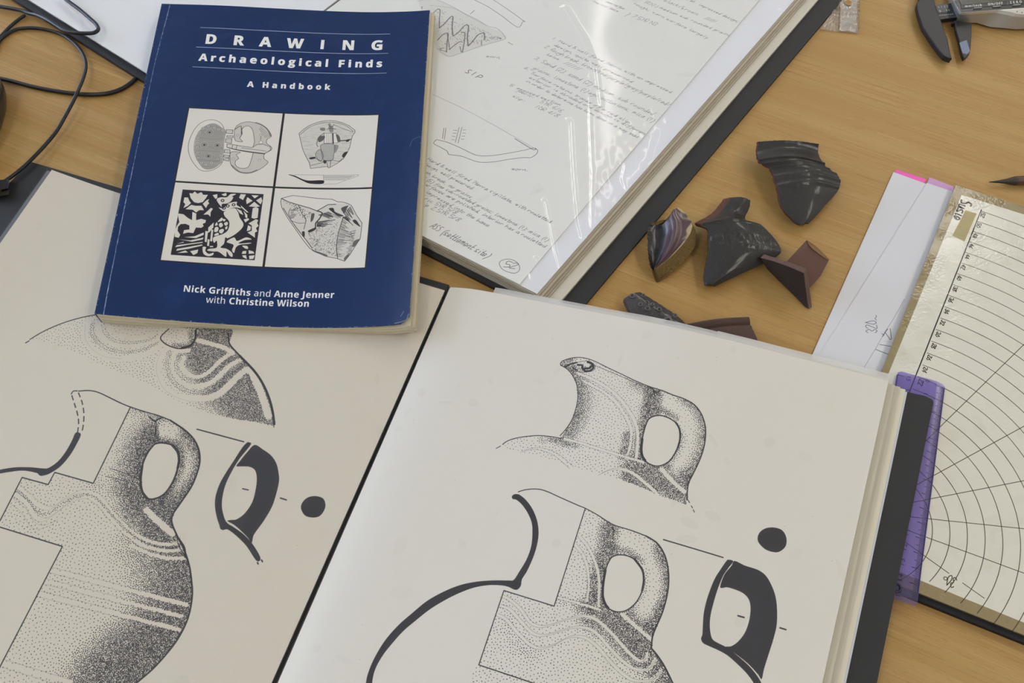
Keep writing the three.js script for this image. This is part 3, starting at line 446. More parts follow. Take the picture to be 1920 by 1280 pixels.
// ---------------------------------------------------------------- drawing on the left sheet
{
  const w = LP.W * 1000, h = 420, [c, x] = sheetCanvas(w, h, 4.87, 'rgb(208,200,184)');
  for (let i = 0; i < 60; i++) { x.fillStyle = 'rgba(150,135,115,' + (0.02 + rnd() * 0.04) + ')'; x.beginPath(); x.ellipse(rnd() * w, rnd() * h, 1 + rnd() * 8, 1 + rnd() * 4, rnd() * 3, 0, 7); x.fill(); }
  for (let i = 0; i < 50; i++) { x.fillStyle = 'rgba(110,100,90,0.35)'; x.beginPath(); x.arc(rnd() * w, rnd() * h, 0.15 + rnd() * 0.22, 0, 7); x.fill(); }
  // shoulder fragment seen from above, partly under the book
  const frag = [59.5, 128.5, 63.7, 121.7, 69.3, 114.8, 76.4, 107.9, 84.1, 101.9, 91.3, 97.5, 97.2, 90.7, 120.8, 82.6, 145.8, 77.1, 183.8, 74.5, 190.7, 86.8, 196.7, 90.5, 205.5, 94.7, 216.2, 100.2, 226.3, 107.2, 234.8, 115.3, 241.6, 123.8, 246.2, 131.2, 235.1, 132.9, 222, 135.4, 211, 136.8, 195.6, 137.4, 177.7, 136.1, 159.8, 132.6, 142.2, 130.3, 125.9, 130.3, 114, 128.7, 99, 126.7, 87.6, 126.3, 76.1, 125.9, 65.5, 126.9];
  const a1 = [89.9, 102.1, 92.4, 111.6, 97.8, 117.8, 105.6, 121.6, 115, 123.4, 125.1, 121.8, 134.9, 117.3, 142.4, 111.2, 146.8, 104.4], d1 = [93.5, 102.4, 97.1, 110, 103.4, 114.4, 111.3, 117.1, 119.7, 117.3, 128.2, 115.3, 136.6, 110.7, 141.8, 105.2, 144.1, 101.5], e1 = [97.4, 101.8, 101.6, 107.7, 107.9, 111.4, 116.8, 112.3, 125.7, 111, 134.4, 106.7, 140, 101.9, 142.1, 98.3], f1 = [100.5, 101.5, 105.1, 106.5, 112.8, 110.2, 122.2, 109.6, 132.3, 105.5, 138.3, 101.5, 140.8, 97.3], g1 = [104, 101, 111.3, 105.1, 120, 105.8, 130.5, 102.3, 138.1, 96];
  const p1 = [150.6, 106.2, 151.8, 115.8, 156.4, 124.1, 164.8, 130.9, 174.4, 133.8, 183.9, 132.9, 194, 129.4, 200.7, 124.4, 204.6, 116.7, 207.8, 107.3, 210.8, 101.3, 216, 102.4, 225.8, 111.5, 233.7, 119.7, 240.1, 126.9], q1 = [155.3, 106.1, 158.2, 115, 165, 122.5, 173.4, 126.9, 183.1, 127.7, 191.8, 125.1, 198, 119.3, 201.3, 110.2, 204.8, 102.7, 207, 97.3], r1 = [159.1, 105.5, 161, 114.1, 167.3, 120.6, 175.9, 124.1, 184.1, 123.2, 191.2, 118.9, 195.5, 111.9, 198.6, 102.4, 203.2, 96.9], t1 = [162.4, 106.5, 164, 113.3, 169.4, 118.3, 177.5, 120.8, 184.8, 119.4, 190.6, 112.7, 193.6, 103, 197.9, 95.1], u1 = [166.4, 106.6, 167.9, 112.4, 172.8, 115.9, 179.6, 117.3, 184, 115.5, 188.6, 108.9, 191.1, 100.7, 195.9, 93.1];
  const lug = [146, 90.4, 143.8, 97.7, 147.6, 100.8, 153.7, 102, 159.7, 101.7, 165.2, 99.1, 167.4, 94.8, 166.7, 89.9, 164.1, 84.2];
  stipple(x, w, h, frag, (d) => {
    d.base(0.2); d.clear([96.9, 99.7, 138.8, 89.9, 141.9, 100.5, 129.4, 107.7, 114.1, 110, 102.4, 106.7]); d.base(0.07);
    d.soft([190.7, 86.8, 205.5, 94.7, 226.3, 107.2, 241.6, 123.8, 247.1, 132.5], 70, 0.85); d.soft([214, 116.9, 224.3, 124.3, 231.1, 132.7], 50, 0.5); d.soft([164.7, 84, 177.1, 84.2, 188.5, 82.5], 26, 0.95); d.soft([173.5, 95.6, 181.4, 102.9, 188.5, 106.1], 34, 0.85); d.soft([197.3, 128.1, 213.1, 128.1, 233.2, 129.3], 26, 0.45);
    for (const q of [a1, p1]) d.white(q, 5); for (const q of [e1, r1]) d.white(q, 4); for (const q of [g1, u1]) d.white(q, 3.2);
    d.band(d1, 2.6, 0.42); d.band(f1, 2.2, 0.4); d.band(q1, 4, 0.45); d.band(t1, 3.4, 0.45); d.soft([198.6, 115.3, 202.3, 107, 206.1, 98.7], 7, 0.75); d.soft([193.7, 105.8, 197.5, 97.4], 6, 0.6);
    d.white([168.7, 91.7, 178.1, 91.4, 188.8, 91.1, 196.4, 92.8], 3.4); d.clear(lug); d.area(lug, 0.2); d.soft([162.5, 87.7, 165.8, 93.9, 163.1, 99.1, 156.1, 101.2], 8, 0.75); d.white([142.2, 96.1, 145.5, 100.8, 152.9, 102.9, 160.1, 103.7, 166.7, 100.7], 3.4);
  });
  for (const q of [d1, f1, q1, t1]) for (const s of [-1.1, 1.1]) dotted(x, pairs(q).map(([X, Y]) => [X + s * 0.5, Y - s * 0.9]).flat(), 0.8, 0.15);
  dotted(x, [89.7, 106.6, 94.2, 114.6, 100, 119.2, 107.5, 122.4, 116.3, 123.3, 127.2, 120.8], 0.9, 0.13); dotted(x, [149.5, 108, 151.2, 116.7, 155.8, 124.3, 164.8, 131.6, 174.8, 134.4, 185.3, 134.2, 195, 131.3, 204, 125.8], 0.9, 0.13);
  line(x, lug, 0.8); line(x, [161.3, 100.9, 166.1, 96.9, 166.9, 91.3, 164.4, 85.6], 1.4); line(x, [59.5, 128.5, 63.7, 121.7, 69.3, 114.8, 76.4, 107.9, 84.1, 101.9, 91.8, 97.1], 0.75); line(x, [58.2, 131.8, 59.5, 129.8], 0.8);
  line(x, [186.7, 80.2, 190.7, 86.8, 196.7, 90.5, 205.5, 94.7], 1.0); line(x, [202.1, 93.3, 216.2, 100.2, 226.3, 107.2, 234.8, 115.3, 241.6, 123.8, 246.1, 130.9], 1.5); line(x, [246.2, 131.9, 246.8, 132.9], 0.5);
  // jug, half in section
  const body = [150.4, 150.6, 160.9, 150.5, 171.1, 150, 180, 150.5, 191.9, 153.4, 200.8, 157.2, 207.4, 162.6, 211.9, 169.5, 214, 177.1, 214.9, 186.5, 213.7, 196.6, 212.5, 205, 213.3, 209.4, 215.8, 212.5, 221.7, 217.4, 230.1, 223.8, 237.9, 231.6, 244, 239.9, 247.7, 246, 251, 255, 252.3, 263, 251.9, 272.3, 249.6, 282, 246, 292, 239.3, 304.4, 227.9, 321.3, 162, 343.6, 161, 318.8, 157.6, 246.1, 113.9, 248.1, 111.5, 245.5, 109.2, 215.9, 127.6, 214.6, 127.2, 206.2, 154.5, 204.6], hole = [179.3, 167.9, 183.4, 166, 190, 165.5, 194.6, 167.8, 198.1, 171.7, 200.7, 178.3, 202.1, 187.6, 200.9, 196.1, 196.3, 201.2, 191.8, 202.1, 186.8, 199.3, 182, 192.8, 178.3, 184.2, 177.2, 176.3, 178, 170.1];
  const wa = [110.2, 222.1, 119.1, 224.7, 129.9, 228.2, 137.7, 227.2, 142.9, 219.1, 149, 212.5, 156.3, 210.5, 163.9, 211.9, 177.8, 218.3, 190.6, 223.3, 203.6, 225.9, 214.6, 225.2, 223.3, 221.8, 223.1, 218.5], wb = [110.5, 226.8, 120.3, 229.1, 130.8, 235, 137.8, 235.3, 142.3, 229.1, 147, 220.4, 154.8, 213.7, 163.9, 214.7, 177.5, 220.8, 190.5, 226, 205.6, 229.3, 217.9, 228.2, 226.7, 224.9, 228, 221.4], wc = [111.4, 231.3, 121.8, 234.2, 132.3, 240, 138.9, 239.7, 145.4, 234], wd = [197.2, 231.9, 210.7, 232.6, 223, 231.5, 232.5, 228.2], hs = [[[159.2, 260.9, 247.4, 252.6], 2.6], [[159.4, 267.9, 248, 259.5], 2.2], [[160, 275.5, 250.4, 266.8], 2.4]];
  stipple(x, w, h, body, (d) => {
    d.base(0.12); d.soft([173.8, 167.3, 175.2, 180.3, 180.9, 194.8, 187.7, 203.8], 38, 0.8); d.soft([172, 161, 176.3, 165.6, 177, 173], 16, 0.4); d.clear([174.6, 153.2, 187.2, 154.1, 199, 158.7, 208.7, 168.9, 211.9, 181, 210.8, 194.4, 207.5, 203.5, 200.4, 202.7, 204.4, 191.7, 204, 178.8, 199.4, 168.7, 190.5, 163.3, 180.6, 164.1]); d.base(0.08); d.soft([181, 164.8, 190.8, 164, 199.4, 170.4, 203.3, 180.7, 201.6, 195.9, 197.3, 203], 8, 0.7);
    d.soft([194.5, 155.1, 209.8, 165.2, 215.4, 179.8, 213.7, 198.2, 213.3, 209.4], 17, 0.75); d.soft([204, 203.1, 213.3, 209.4, 214.1, 215.4, 205.1, 216.9], 22, 0.65); d.soft([151.5, 152.3, 164.8, 151.3, 175.2, 151.3], 12, 0.4); d.soft([154.5, 204.6, 180.6, 203, 195.6, 205.9], 16, 0.25);
    d.soft([222.5, 218.7, 239.7, 234, 247.3, 246.1, 252.3, 264.4, 248.9, 283.6, 239.3, 304.4], 84, 0.75); d.soft([245.7, 261, 241.8, 287.4, 229, 307.8], 84, 0.45); d.soft([231.3, 279.9, 221.1, 294.4, 214.9, 310], 50, 0.3);
    d.white(wa, 2.3); d.white(wb, 2.5); d.white(wc, 1.6); d.white(wd, 2.2); d.white([195.7, 209.1, 206.4, 213.3, 218.3, 217], 4); for (const [q, t] of hs) d.white(q, t); d.white([159.8, 317.2, 204.3, 312.9], 3);
    d.band([110.4, 224.5, 119.7, 226.9, 130.6, 232, 137.8, 231.3, 142.5, 224, 148, 216.4, 155.6, 212.2, 163.8, 213.2, 177.6, 219.5, 190.5, 224.6, 204.7, 227.8, 216.3, 226.8, 226.3, 222.8], 1.6, 0.6);
  }, { hole, curved: false, dot: 0.32 });
  for (const [q] of hs) for (const s of [-1.7, 1.7]) dotted(x, pairs(q).map(([X, Y]) => [X, Y + s]).flat(), 0.95, 0.16);
  for (const q of [wa, wb, wc]) for (const s of [-1.7, 1.7]) dotted(x, pairs(q).map(([X, Y]) => [X + s * 0.35, Y - s * 0.9]).flat(), 0.9, 0.15);
  dotted(x, [161.3, 314.6, 203.6, 311.8], 0.95, 0.16); dotted(x, [161.7, 318.8, 200.2, 316.3], 0.95, 0.16);
  line(x, [111.7, 151.6, 117.7, 149.1, 124.3, 148.2, 133.7, 149.1, 143.2, 150.2, 150.4, 150.6, 160.9, 150.5, 171.1, 150, 180, 150.5], 0.75); line(x, [180, 150.5, 191.9, 153.4, 200.8, 157.2, 207.4, 162.6, 211.9, 169.5, 214, 177.1, 214.9, 186.5, 213.7, 196.6, 212.5, 205, 213.3, 209.4, 215.8, 212.5], 1.1); line(x, [215.8, 212.5, 221.7, 217.4, 230.1, 223.8, 237.9, 231.6, 244, 239.9, 247.7, 246, 251, 255, 252.3, 263, 251.9, 272.3, 249.6, 282, 246, 292, 239.3, 304.4], 1.0);
  loop(x, hole, 1.1); line(x, [190, 165.5, 195.3, 168.4, 198.9, 173.1, 200.7, 178.3], 1.7); line(x, [178.3, 184.2, 182, 192.8, 186.8, 199.3, 191.8, 202.1], 1.5);
  line(x, [150.4, 150.6, 154.5, 204.6, 127.2, 206.2, 127.6, 214.6, 109.2, 215.9, 111.8, 244.9], 0.75, INK, false); line(x, [112.3, 248.2, 157.6, 246.1, 161.3, 324.1], 0.75, INK, false); line(x, [159.1, 192.4, 174.3, 192.2, 183.7, 193.9], 0.35); line(x, [159.8, 197.9, 173.5, 196.6], 0.35); line(x, [233.9, 227.8, 225.3, 222.3, 220.8, 216.2], 0.5);
  line(x, [165.7, 152.8, 171, 154.5, 171.7, 152.5, 173.7, 150.9], 0.9); line(x, [173, 157.2, 176.1, 162.7], 0.8); line(x, [223.1, 218.5, 229.4, 222.5, 232.8, 227.4], 1.2);
  dashed(x, [108.9, 155.8, 114, 160.7, 119.3, 165.9, 123.6, 171.4, 126.7, 177.8], 0.75, 4, 2.2); dashed(x, [112, 152.6, 118.1, 158, 123.4, 164.5, 127.2, 171.4, 129.5, 177.5], 0.75, 4, 2.2); line(x, [108.1, 155, 108.3, 152.8, 110.7, 151.8], 0.75);
  fill(x, [125.6, 178.2, 129.3, 178.1, 130.3, 184.6, 130.3, 193, 128.5, 201.5, 124.7, 207.7, 121.3, 210.5, 119, 211.1, 116.1, 210.3, 107.3, 211.7, 99.3, 215.4, 86.4, 222.4, 84.9, 220.1, 92.7, 216, 100.4, 211.8, 110.3, 208.3, 118.6, 206.3, 121.9, 204.7, 125.2, 198.9, 126.4, 191, 126.1, 183.5]);
  line(x, [199.7, 150.4, 232.7, 148.4], 0.85);
  fill(x, [234.9, 148.3, 236, 147.7, 237.8, 148, 237.2, 152.2, 235.3, 160.2, 234.6, 169, 234.9, 178.4, 236.9, 186.4, 239.8, 192.5, 244.4, 198, 247.7, 200.2, 252.5, 201.2, 260.9, 203.5, 269.3, 207.5, 276.8, 213.1, 275.1, 215.3, 265.2, 209.2, 256.1, 205.4, 249.5, 203.7, 247.2, 204.8, 245.2, 204.8, 243.1, 202.6, 240, 199.5, 235.7, 193.9, 232.7, 187.8, 231.2, 179.7, 231.4, 171.6, 232.5, 162, 233.6, 152.5]);
  fill(x, [240.4, 148.1, 246.9, 149.2, 253.9, 151.3, 259.6, 155.3, 264, 161.2, 266, 164.9, 267.6, 170.9, 269.2, 181.1, 268.4, 191.2, 266.5, 201.3, 267.4, 206.2, 263.3, 204, 256.9, 201.4, 251.7, 199.7, 247, 198.9, 248.6, 197.7, 252, 196, 255.1, 190.6, 256.1, 182.4, 254, 173.3, 251.3, 167, 248, 163.3, 243.9, 162.6, 239.4, 163.8, 235.8, 164.8, 236.4, 161, 238.1, 154]);
  line(x, [246.4, 177.1, 250.1, 176.7], 0.8); line(x, [271.8, 174.9, 275.9, 174.8], 0.9); line(x, [276.3, 216.2, 277.1, 216.8], 0.9); line(x, [278, 214, 279, 214.7], 0.9);
  fill(x, [286.8, 176.5, 286.3, 172.4, 288.3, 168.7, 292.6, 166.5, 297.4, 166.5, 300.5, 169.7, 301.2, 173.7, 299.9, 177.7, 295.9, 179.9, 291, 180]);
  const g = thing('drawing_sheet', 'cream sheet with large stippled ink jug drawing in the front left sleeve', 'drawing', [-0.26, 0.004, -0.2], 'drawings in the open binders');
  part(g, 'sheet', slab(LP, { nu: 30, nv: 20, lift: 0.0001, thick: 0.0004, vmax: 1 }), std(0xffffff, 0.7, { map: canvasMap(c) }));
}

// ---------------------------------------------------------------- pencil notes in the rear binder
{
  const w = BP.W * 1000, h = BP.L * 1000, [c, x] = sheetCanvas(w, h, 4.85, 'rgb(226,226,221)');
  const pencil = 'rgba(84,84,88,0.72)', dark = 'rgba(74,74,78,0.8)';
  for (let i = 0; i < 90; i++) { x.fillStyle = 'rgba(120,120,120,' + (0.01 + rnd() * 0.03) + ')'; x.beginPath(); x.ellipse(rnd() * w, rnd() * h, 1 + rnd() * 7, 1 + rnd() * 4, rnd() * 3, 0, 7); x.fill(); }
  const H = (text, flat, size = 2.5, col = pencil, lw = 0.3) => hand(x, text, flat, size, col, lw);
  H('inner surface', [183, 142.3, 201.5, 142.6]); H('the surface', [173.3, 147.6, 199.7, 147.8]); H('} 7.5YR N3', [206.3, 147.4, 234.9, 146.6], 4); H('rough; worn surface largely', [204.1, 132.7, 279.6, 138.4]); H('(2)(1) medium sub rounded grains;', [210, 126.1, 296.1, 127]); H('black/brown', [223.3, 116.7, 257, 118.3], 3.4); H('//////', [264, 118.8, 273.8, 119.1], 3.4); H('impressed design;', [250.5, 106.5, 290.6, 109.2]); H('fine fabric with an', [208.5, 107, 246.1, 105.8]);
  H('1. Hard & well fired fabric with an impressed', [173.9, 202.1, 288.6, 206.6]); H('design, quite well preserved', [179.6, 208, 256.6, 212.3]); H('2. Rough break, brown/red/purple/grey/purple/red/', [174.4, 213.9, 294.9, 219.9], 3.5); H('below', [181.7, 220.1, 193.8, 220.6]); H('//////', [198.8, 222, 213.9, 222.5], 4);
  H('3. Sand (2), sand (2) medium, sub rounded', [175.6, 229.1, 290.1, 234.2], 3.5); H('grains, limestone (1) ego inclusions; mica (1)', [182, 238.9, 293.7, 240.4], 3.3); H('4.', [176, 242.7, 180.7, 242]); H('Surface retains traces of a red slip,', [184.1, 244.1, 281.8, 251.2]); H('exterior is abraded and design is different', [186.4, 249.1, 298.2, 255.3]); H('in order to determine has been done in a way that', [186.4, 253.5, 293.1, 260.8]);
  H('5. exposed section', [178.8, 264, 224.9, 262.2]); H('fabric:', [186.9, 265.9, 202.9, 266]); H('5YR 6/6', [209.3, 267, 229.5, 267.9], 3.5); H('slip:', [188.1, 272.7, 199.7, 273]); H('10R 4/8', [209.4, 273.7, 230.4, 273.4], 3.5);
  H('Hard & well fired ?terra sigillata, with rouletted', [177, 359.9, 287.6, 363.5], 2.7, dark); H('design, well preserved.', [177.9, 365.1, 223.9, 366.6], 2.7, dark); H('rough break, no grains', [176.8, 370.8, 227.3, 374.1], 2.7, dark); H('7.5Y (5) fine sub-rounded grains; limestone (1); mica (1)', [179.6, 376.6, 295.1, 378.7], 2.7, dark); H('surfaces are polished, interior has a rouletted', [189.2, 380.9, 297.2, 384.1], 2.7, dark); H('impressed into the base', [196.8, 386.5, 253.9, 389.3], 2.7, dark); H('fabric 5YR 5/8', [192.3, 392.4, 227.4, 391.9], 3.2, dark); H('slip 2.5YR 5/8', [198, 397.2, 233.4, 396.3], 3.2, dark);
  H('A', [210.1, 410.7, 213.4, 410.3], 2.5); H('ASS (settlement site)', [219.7, 410.9, 269.8, 412.7], 5, dark, 0.45); H('52', [283.4, 413.1, 291.3, 410.5], 5.2, dark, 0.5); H('worn.', [234, 336, 245.3, 330.6], 3, dark); H('worn', [143.1, 247, 153.7, 242.8], 3, dark);
  H('S', [140.6, 269.5, 144.6, 269.4], 4.2, dark, 0.6); H('I', [146.3, 269.6, 148.3, 269.5], 4.2, dark, 0.6); H('P', [151.2, 270.4, 155.8, 270.1], 4.2, dark, 0.6);
  loop(x, [279.6, 412.5, 279.1, 409.5, 281.8, 406.1, 286.8, 404.8, 291.6, 406.5, 294.2, 410.3, 293.1, 413.7, 289.1, 415.2, 284, 415.2], 0.4, dark);
  // sherd with incised waves
  const sk = 'rgba(95,95,98,0.6)';
  line(x, [53.3, 221, 60.2, 213.5, 67.9, 211.3, 82.1, 211.7, 95.7, 213.4, 108.6, 214.3, 120.8, 216.2, 128.1, 214.8, 135.2, 216.6, 141.8, 220.7, 142.2, 223, 135.7, 231.7, 130.7, 240.4, 126.5, 249.1, 123.1, 255.2, 119, 261.3, 112.4, 261, 105.1, 259], 0.35, sk); line(x, [65.6, 219.9, 83.2, 213.1, 97, 214.1, 120, 216.2], 0.25, sk);
  x.strokeStyle = sk; for (let i = 0; i < 260; i++) { const f = [64.4, 218.5, 139, 222.5, 108.7, 260.8], u = rnd(), v = rnd() * (1 - u); const X = f[0] + (f[2] - f[0]) * u + (f[4] - f[0]) * v, Y = f[1] + (f[3] - f[1]) * u + (f[5] - f[1]) * v; x.lineWidth = 0.2 + rnd() * 0.2; x.beginPath(); x.moveTo(X, Y); x.lineTo(X + 0.4 + rnd() * 1.6, Y + 0.2 + rnd() * 0.9); x.stroke(); }
  x.fillStyle = 'rgba(150,145,140,0.16)'; trace(x, [54.3, 220.4, 68.2, 211.7, 96, 213.7, 121.1, 216.6, 134.7, 216.9, 142.4, 222.4, 126.5, 249.1, 119, 261.3, 105.1, 259], true); x.fill();
  for (const [f, lw] of [[[74.1, 227.5, 73.7, 221.8, 75, 219.9, 77, 221.4, 83.5, 230.1, 89.8, 237.7], 0.7], [[90.3, 238.4, 90.2, 232.2, 88.9, 223.5, 89.7, 221.4, 91.4, 223, 97.7, 231.7, 104.9, 239.7], 0.9], [[105.7, 240.7, 106.4, 234.6, 105.2, 226, 106.8, 223.7, 109.2, 225.5, 115.6, 235, 122.6, 242.9], 0.9], [[123.4, 243.9, 122.9, 237.6, 121.3, 229.4, 122.6, 225.7, 124.4, 224.9, 129.3, 230.6], 0.9], [[98.7, 250.7, 97.9, 244.1, 99, 240.3, 101.3, 240.9, 107.2, 249.5, 113.9, 258.5], 0.8], [[113.8, 255, 113.9, 247.3, 114.6, 243, 116.7, 242.5], 0.8], [[100, 240.6, 107.6, 248.2, 113.8, 254.5], 0.6], [[108.3, 233.4, 111.2, 232.6, 117.9, 241.8, 124.3, 252], 0.8], [[118.3, 247.6, 123.6, 252.4], 0.6], [[127.7, 232.6, 131.5, 237.4], 0.6], [[106.5, 258.1, 109.2, 255.4, 107.5, 258.5, 113.6, 258.2], 0.5], [[146.9, 223.7, 151.8, 224.2], 0.5], [[99.6, 206.2, 99.8, 211.4], 0.5], [[61, 224.4, 63, 226.9], 0.5]]) line(x, f, lw, 'rgba(80,80,84,0.75)');
  line(x, [90.6, 195.5, 104.6, 196.6, 121.5, 200, 141.6, 204.9, 141.4, 198.2, 140, 195.9, 121.9, 191.3, 103.7, 187.4, 87.5, 184.3], 0.4, dark); line(x, [140, 195.9, 143.1, 196.3], 0.4, dark);
  // bowl profile
  line(x, [136.2, 302.5, 165.1, 302.9, 192.9, 304.9, 217.2, 307.4, 234.6, 309.3], 0.28, sk); line(x, [217.2, 308.6, 234.9, 310.8, 235.8, 308.6], 0.55, dark);
  line(x, [169.8, 339.8, 178.6, 337.8, 190.3, 337.4, 203.9, 337.3, 213.4, 332, 222.2, 323.4, 230.6, 314.2, 234.1, 309.7, 238.1, 309.5, 239.8, 313, 238.6, 318.4, 234, 321.3, 226, 328.6, 218.4, 336.4, 209.3, 342.2, 196.8, 343.7, 190.2, 346, 186.8, 347.2, 183.5, 345.2, 177.1, 344.6, 170.6, 344.1, 169.8, 339.8], 0.45, dark);
  for (const [X, t] of [[600, 0], [608, 1], [650, 0], [665, 1], [690, 0], [705, 1], [672, 2]]) void X, t;
  for (const f of [[166.6, 327.1, 172.8, 336.7], [167.8, 326.3, 174.6, 336.8], [175.5, 320.7, 183.2, 334.9], [177.3, 319.6, 185.2, 334.2], [173.9, 325.3, 176.3, 324.3], [175.6, 327.8, 177.8, 327.1], [177.2, 330.8, 179.4, 330.1], [179, 334, 181.1, 333.1], [179.7, 321.6, 181.3, 320.1], [181.5, 324.3, 183.3, 323.1], [183, 327.1, 184.9, 326], [184.5, 330, 186.4, 328.8]]) line(x, f, 0.35, dark);
  const pl = [301.6, 424.5, 290.6, 75.3], uEdge = (v) => (pl[0] + (pl[2] - pl[0]) * (v * BP.L * 1000 - pl[1]) / (pl[3] - pl[1])) / w;
  const g = thing('drawing_sheet', 'white sheet of pencil sherd sketches and handwritten notes in the rear binder', 'drawing', [0, 0.0118, -0.55], 'drawings in the open binders');
  part(g, 'sheet', slab(BP, { u0: 0.002, nu: 30, nv: 30, lift: 0.0003, thick: 0.0004, vmax: 1, edge: (v) => [0.002, uEdge(v)] }), std(0xffffff, 0.65, { map: canvasMap(c) }));
  const g2 = thing('drawing_sheet', 'blank white sheet in the rear binder, behind the top of the blue book', 'drawing', [-0.2, 0.006, -0.7], 'drawings in the open binders');
  part(g2, 'sheet', slab(BQ, { u0: 0, u1: 1, nu: 20, nv: 20, lift: 0.0, thick: 0.0015 }), std(0xe4e5e6, 0.6));
}

// ---------------------------------------------------------------- the blue book
{
  const w = BK.W * 1000, h = BK.L * 1000, k = 6.6, navy = 'rgb(12,40,86)', cream = 'rgb(217,212,202)', white = 'rgb(232,230,224)', [c, x] = sheetCanvas(w, h, k, navy);
  for (let i = 0; i < 300; i++) { x.fillStyle = rnd() < 0.5 ? 'rgba(70,95,140,0.05)' : 'rgba(20,32,70,0.06)'; x.beginPath(); x.ellipse(rnd() * w, rnd() * h, 2 + rnd() * 14, 1 + rnd() * 6, rnd() * 3, 0, 7); x.fill(); }
  // wear: spine crease, scuffs, worn edges
  const crease = pairs([6.6, 0.4, 4.3, 67.1, 4.5, 168.8, 4.6, 217.3, 5.1, 271.6, 5.7, 297.2]);
  line(x, crease.flat(), 0.28, 'rgba(150,162,190,0.6)'); for (let i = 0; i < 520; i++) { const t = rnd() * (crease.length - 1.001), a = crease[Math.floor(t)], b = crease[Math.floor(t) + 1], f = t % 1; x.strokeStyle = 'rgba(190,200,220,' + (0.1 + rnd() * 0.4) + ')'; x.lineWidth = 0.12 + rnd() * 0.25; const X = mix(a[0], b[0], f) + (rnd() - 0.5) * 0.5, Y = mix(a[1], b[1], f); x.beginPath(); x.moveTo(X, Y); x.lineTo(X + (rnd() - 0.5) * 0.5, Y + 0.5 + rnd() * 2.5); x.stroke(); }
  line(x, [216.5, 134.1, 210.5, 136.7, 208.4, 143.1], 0.25, 'rgba(180,190,215,0.7)'); line(x, [212.6, 287.2, 210.6, 291], 0.4, 'rgba(200,205,220,0.6)'); line(x, [206.7, 295.8, 214.2, 294.6, 216.2, 289.9], 0.7, 'rgba(200,195,180,0.55)');
  for (let i = 0; i < 260; i++) { const e = rnd(), X = e < 0.35 ? rnd() * w : e < 0.7 ? w - rnd() * 0.6 : rnd() * 0.6, Y = e < 0.35 ? h - rnd() * 0.5 : rnd() * h; x.fillStyle = 'rgba(205,205,210,' + rnd() * 0.55 + ')'; x.beginPath(); x.ellipse(X, Y, 0.2 + rnd() * 0.7, 0.15 + rnd() * 0.3, e < 0.35 ? 0 : 1.57, 0, 7); x.fill(); }
  for (const f of [[34.6, 25.5, 186.2, 24.8], [34.3, 46.9, 185.9, 45.9], [34.3, 68.1, 185.9, 67]]) line(x, f, 0.42, 'rgb(190,198,215)');
  typeset(x, 'DRAWING', [39.8, 42.8, 181.7, 41.9], 14, white, () => 2); typeset(x, 'Archaeological Finds', [37.9, 61.3, 182.1, 60.4], 10.2, white, () => 2); typeset(x, 'A Handbook', [78.6, 85.5, 142.8, 84.4], 7.6, white, () => 2);
  const names = 'Nick Griffiths and Anne Jenner'; typeset(x, names, [55.6, 273.8, 162, 273.4], 7.2, white, (i) => !(i >= 14 && i < 19)); const names2 = 'with Christine Wilson'; typeset(x, names2, [72.5, 281.3, 145, 280.6], 7.2, white, (i) => i > 4);
  // the four framed drawings
  const frame = [37, 110, 182.9, 109.4, 182.5, 249.4, 36.4, 250];
  fill(x, frame, cream, false); const dk = 'rgb(40,37,38)';
  line(x, [109.5, 109.4, 109.2, 250], 1.7, dk, false); line(x, [36.9, 180.8, 182.3, 179.6], 1.5, dk, false); loop(x, frame, 1.0, dk, false);
  // buckle
  const ink = 'rgb(58,56,54)', grey = 'rgba(70,68,66,0.55)';
  line(x, [66.1, 128.1, 64.1, 124.5, 60.8, 121.6, 57.4, 120.6, 54.2, 120.7, 50.7, 122.2, 47.4, 125.1, 44.7, 129.8, 42.8, 136.3, 41.8, 142.7, 42, 148.4, 43.2, 153.9, 46, 159.9, 49, 164.2, 51.9, 167.5, 55.3, 169.4, 58.9, 169.4, 62.7, 168, 66, 165.3, 68.3, 162, 69, 159.2], 0.3, ink);
  const plate = [56.6, 124.1, 53.2, 125.7, 49.6, 129.5, 47, 134.4, 45.8, 140.3, 45.8, 146.5, 46.8, 152.6, 49, 158.1, 52, 162.9, 55.8, 167.1, 59.5, 167.8, 64, 165.9, 68.2, 161, 68.8, 158.9, 69.3, 156.9, 68.1, 143.6, 68.1, 134.2, 67.3, 129.6, 64, 127.2, 60.4, 124.6];
  x.save(); trace(x, plate, true); x.clip(); x.fillStyle = 'rgba(120,118,112,0.5)'; x.fill();
  const bb = pairs(plate), by0 = Math.min(...bb.map((p) => p[1])), by1 = Math.max(...bb.map((p) => p[1])), bx0 = Math.min(...bb.map((p) => p[0])), bx1 = Math.max(...bb.map((p) => p[0]));
  for (let y = by0; y < by1; y += 0.45) { x.strokeStyle = 'rgba(60,58,56,' + (0.25 + rnd() * 0.4) + ')'; x.lineWidth = 0.14; x.beginPath(); x.moveTo(bx0 + rnd() * 4, y); x.lineTo(bx1 - rnd() * 4, y + (rnd() - 0.5) * 0.4); x.stroke(); }
  x.restore();
  const dots = pairs([54.2, 127, 58.8, 127.9, 62.2, 129.5, 65.6, 130.5, 50.4, 129.4, 48.7, 133.2, 47.8, 138.5, 48.6, 143.7, 48.6, 147.6, 49.7, 152.6, 50.7, 157.7, 53.8, 162.2, 57.1, 163.5, 61.2, 161.4, 65, 157.6]), rings = pairs([55.9, 132.9, 53.5, 145.1, 63.2, 144.8, 57.9, 155.5]);
  for (const [X, Y] of dots) { x.fillStyle = cream; x.beginPath(); x.arc(X, Y, 1.15, 0, 7); x.fill(); x.strokeStyle = ink; x.lineWidth = 0.2; x.stroke(); x.fillStyle = ink; x.beginPath(); x.arc(X, Y, 0.45, 0, 7); x.fill(); }
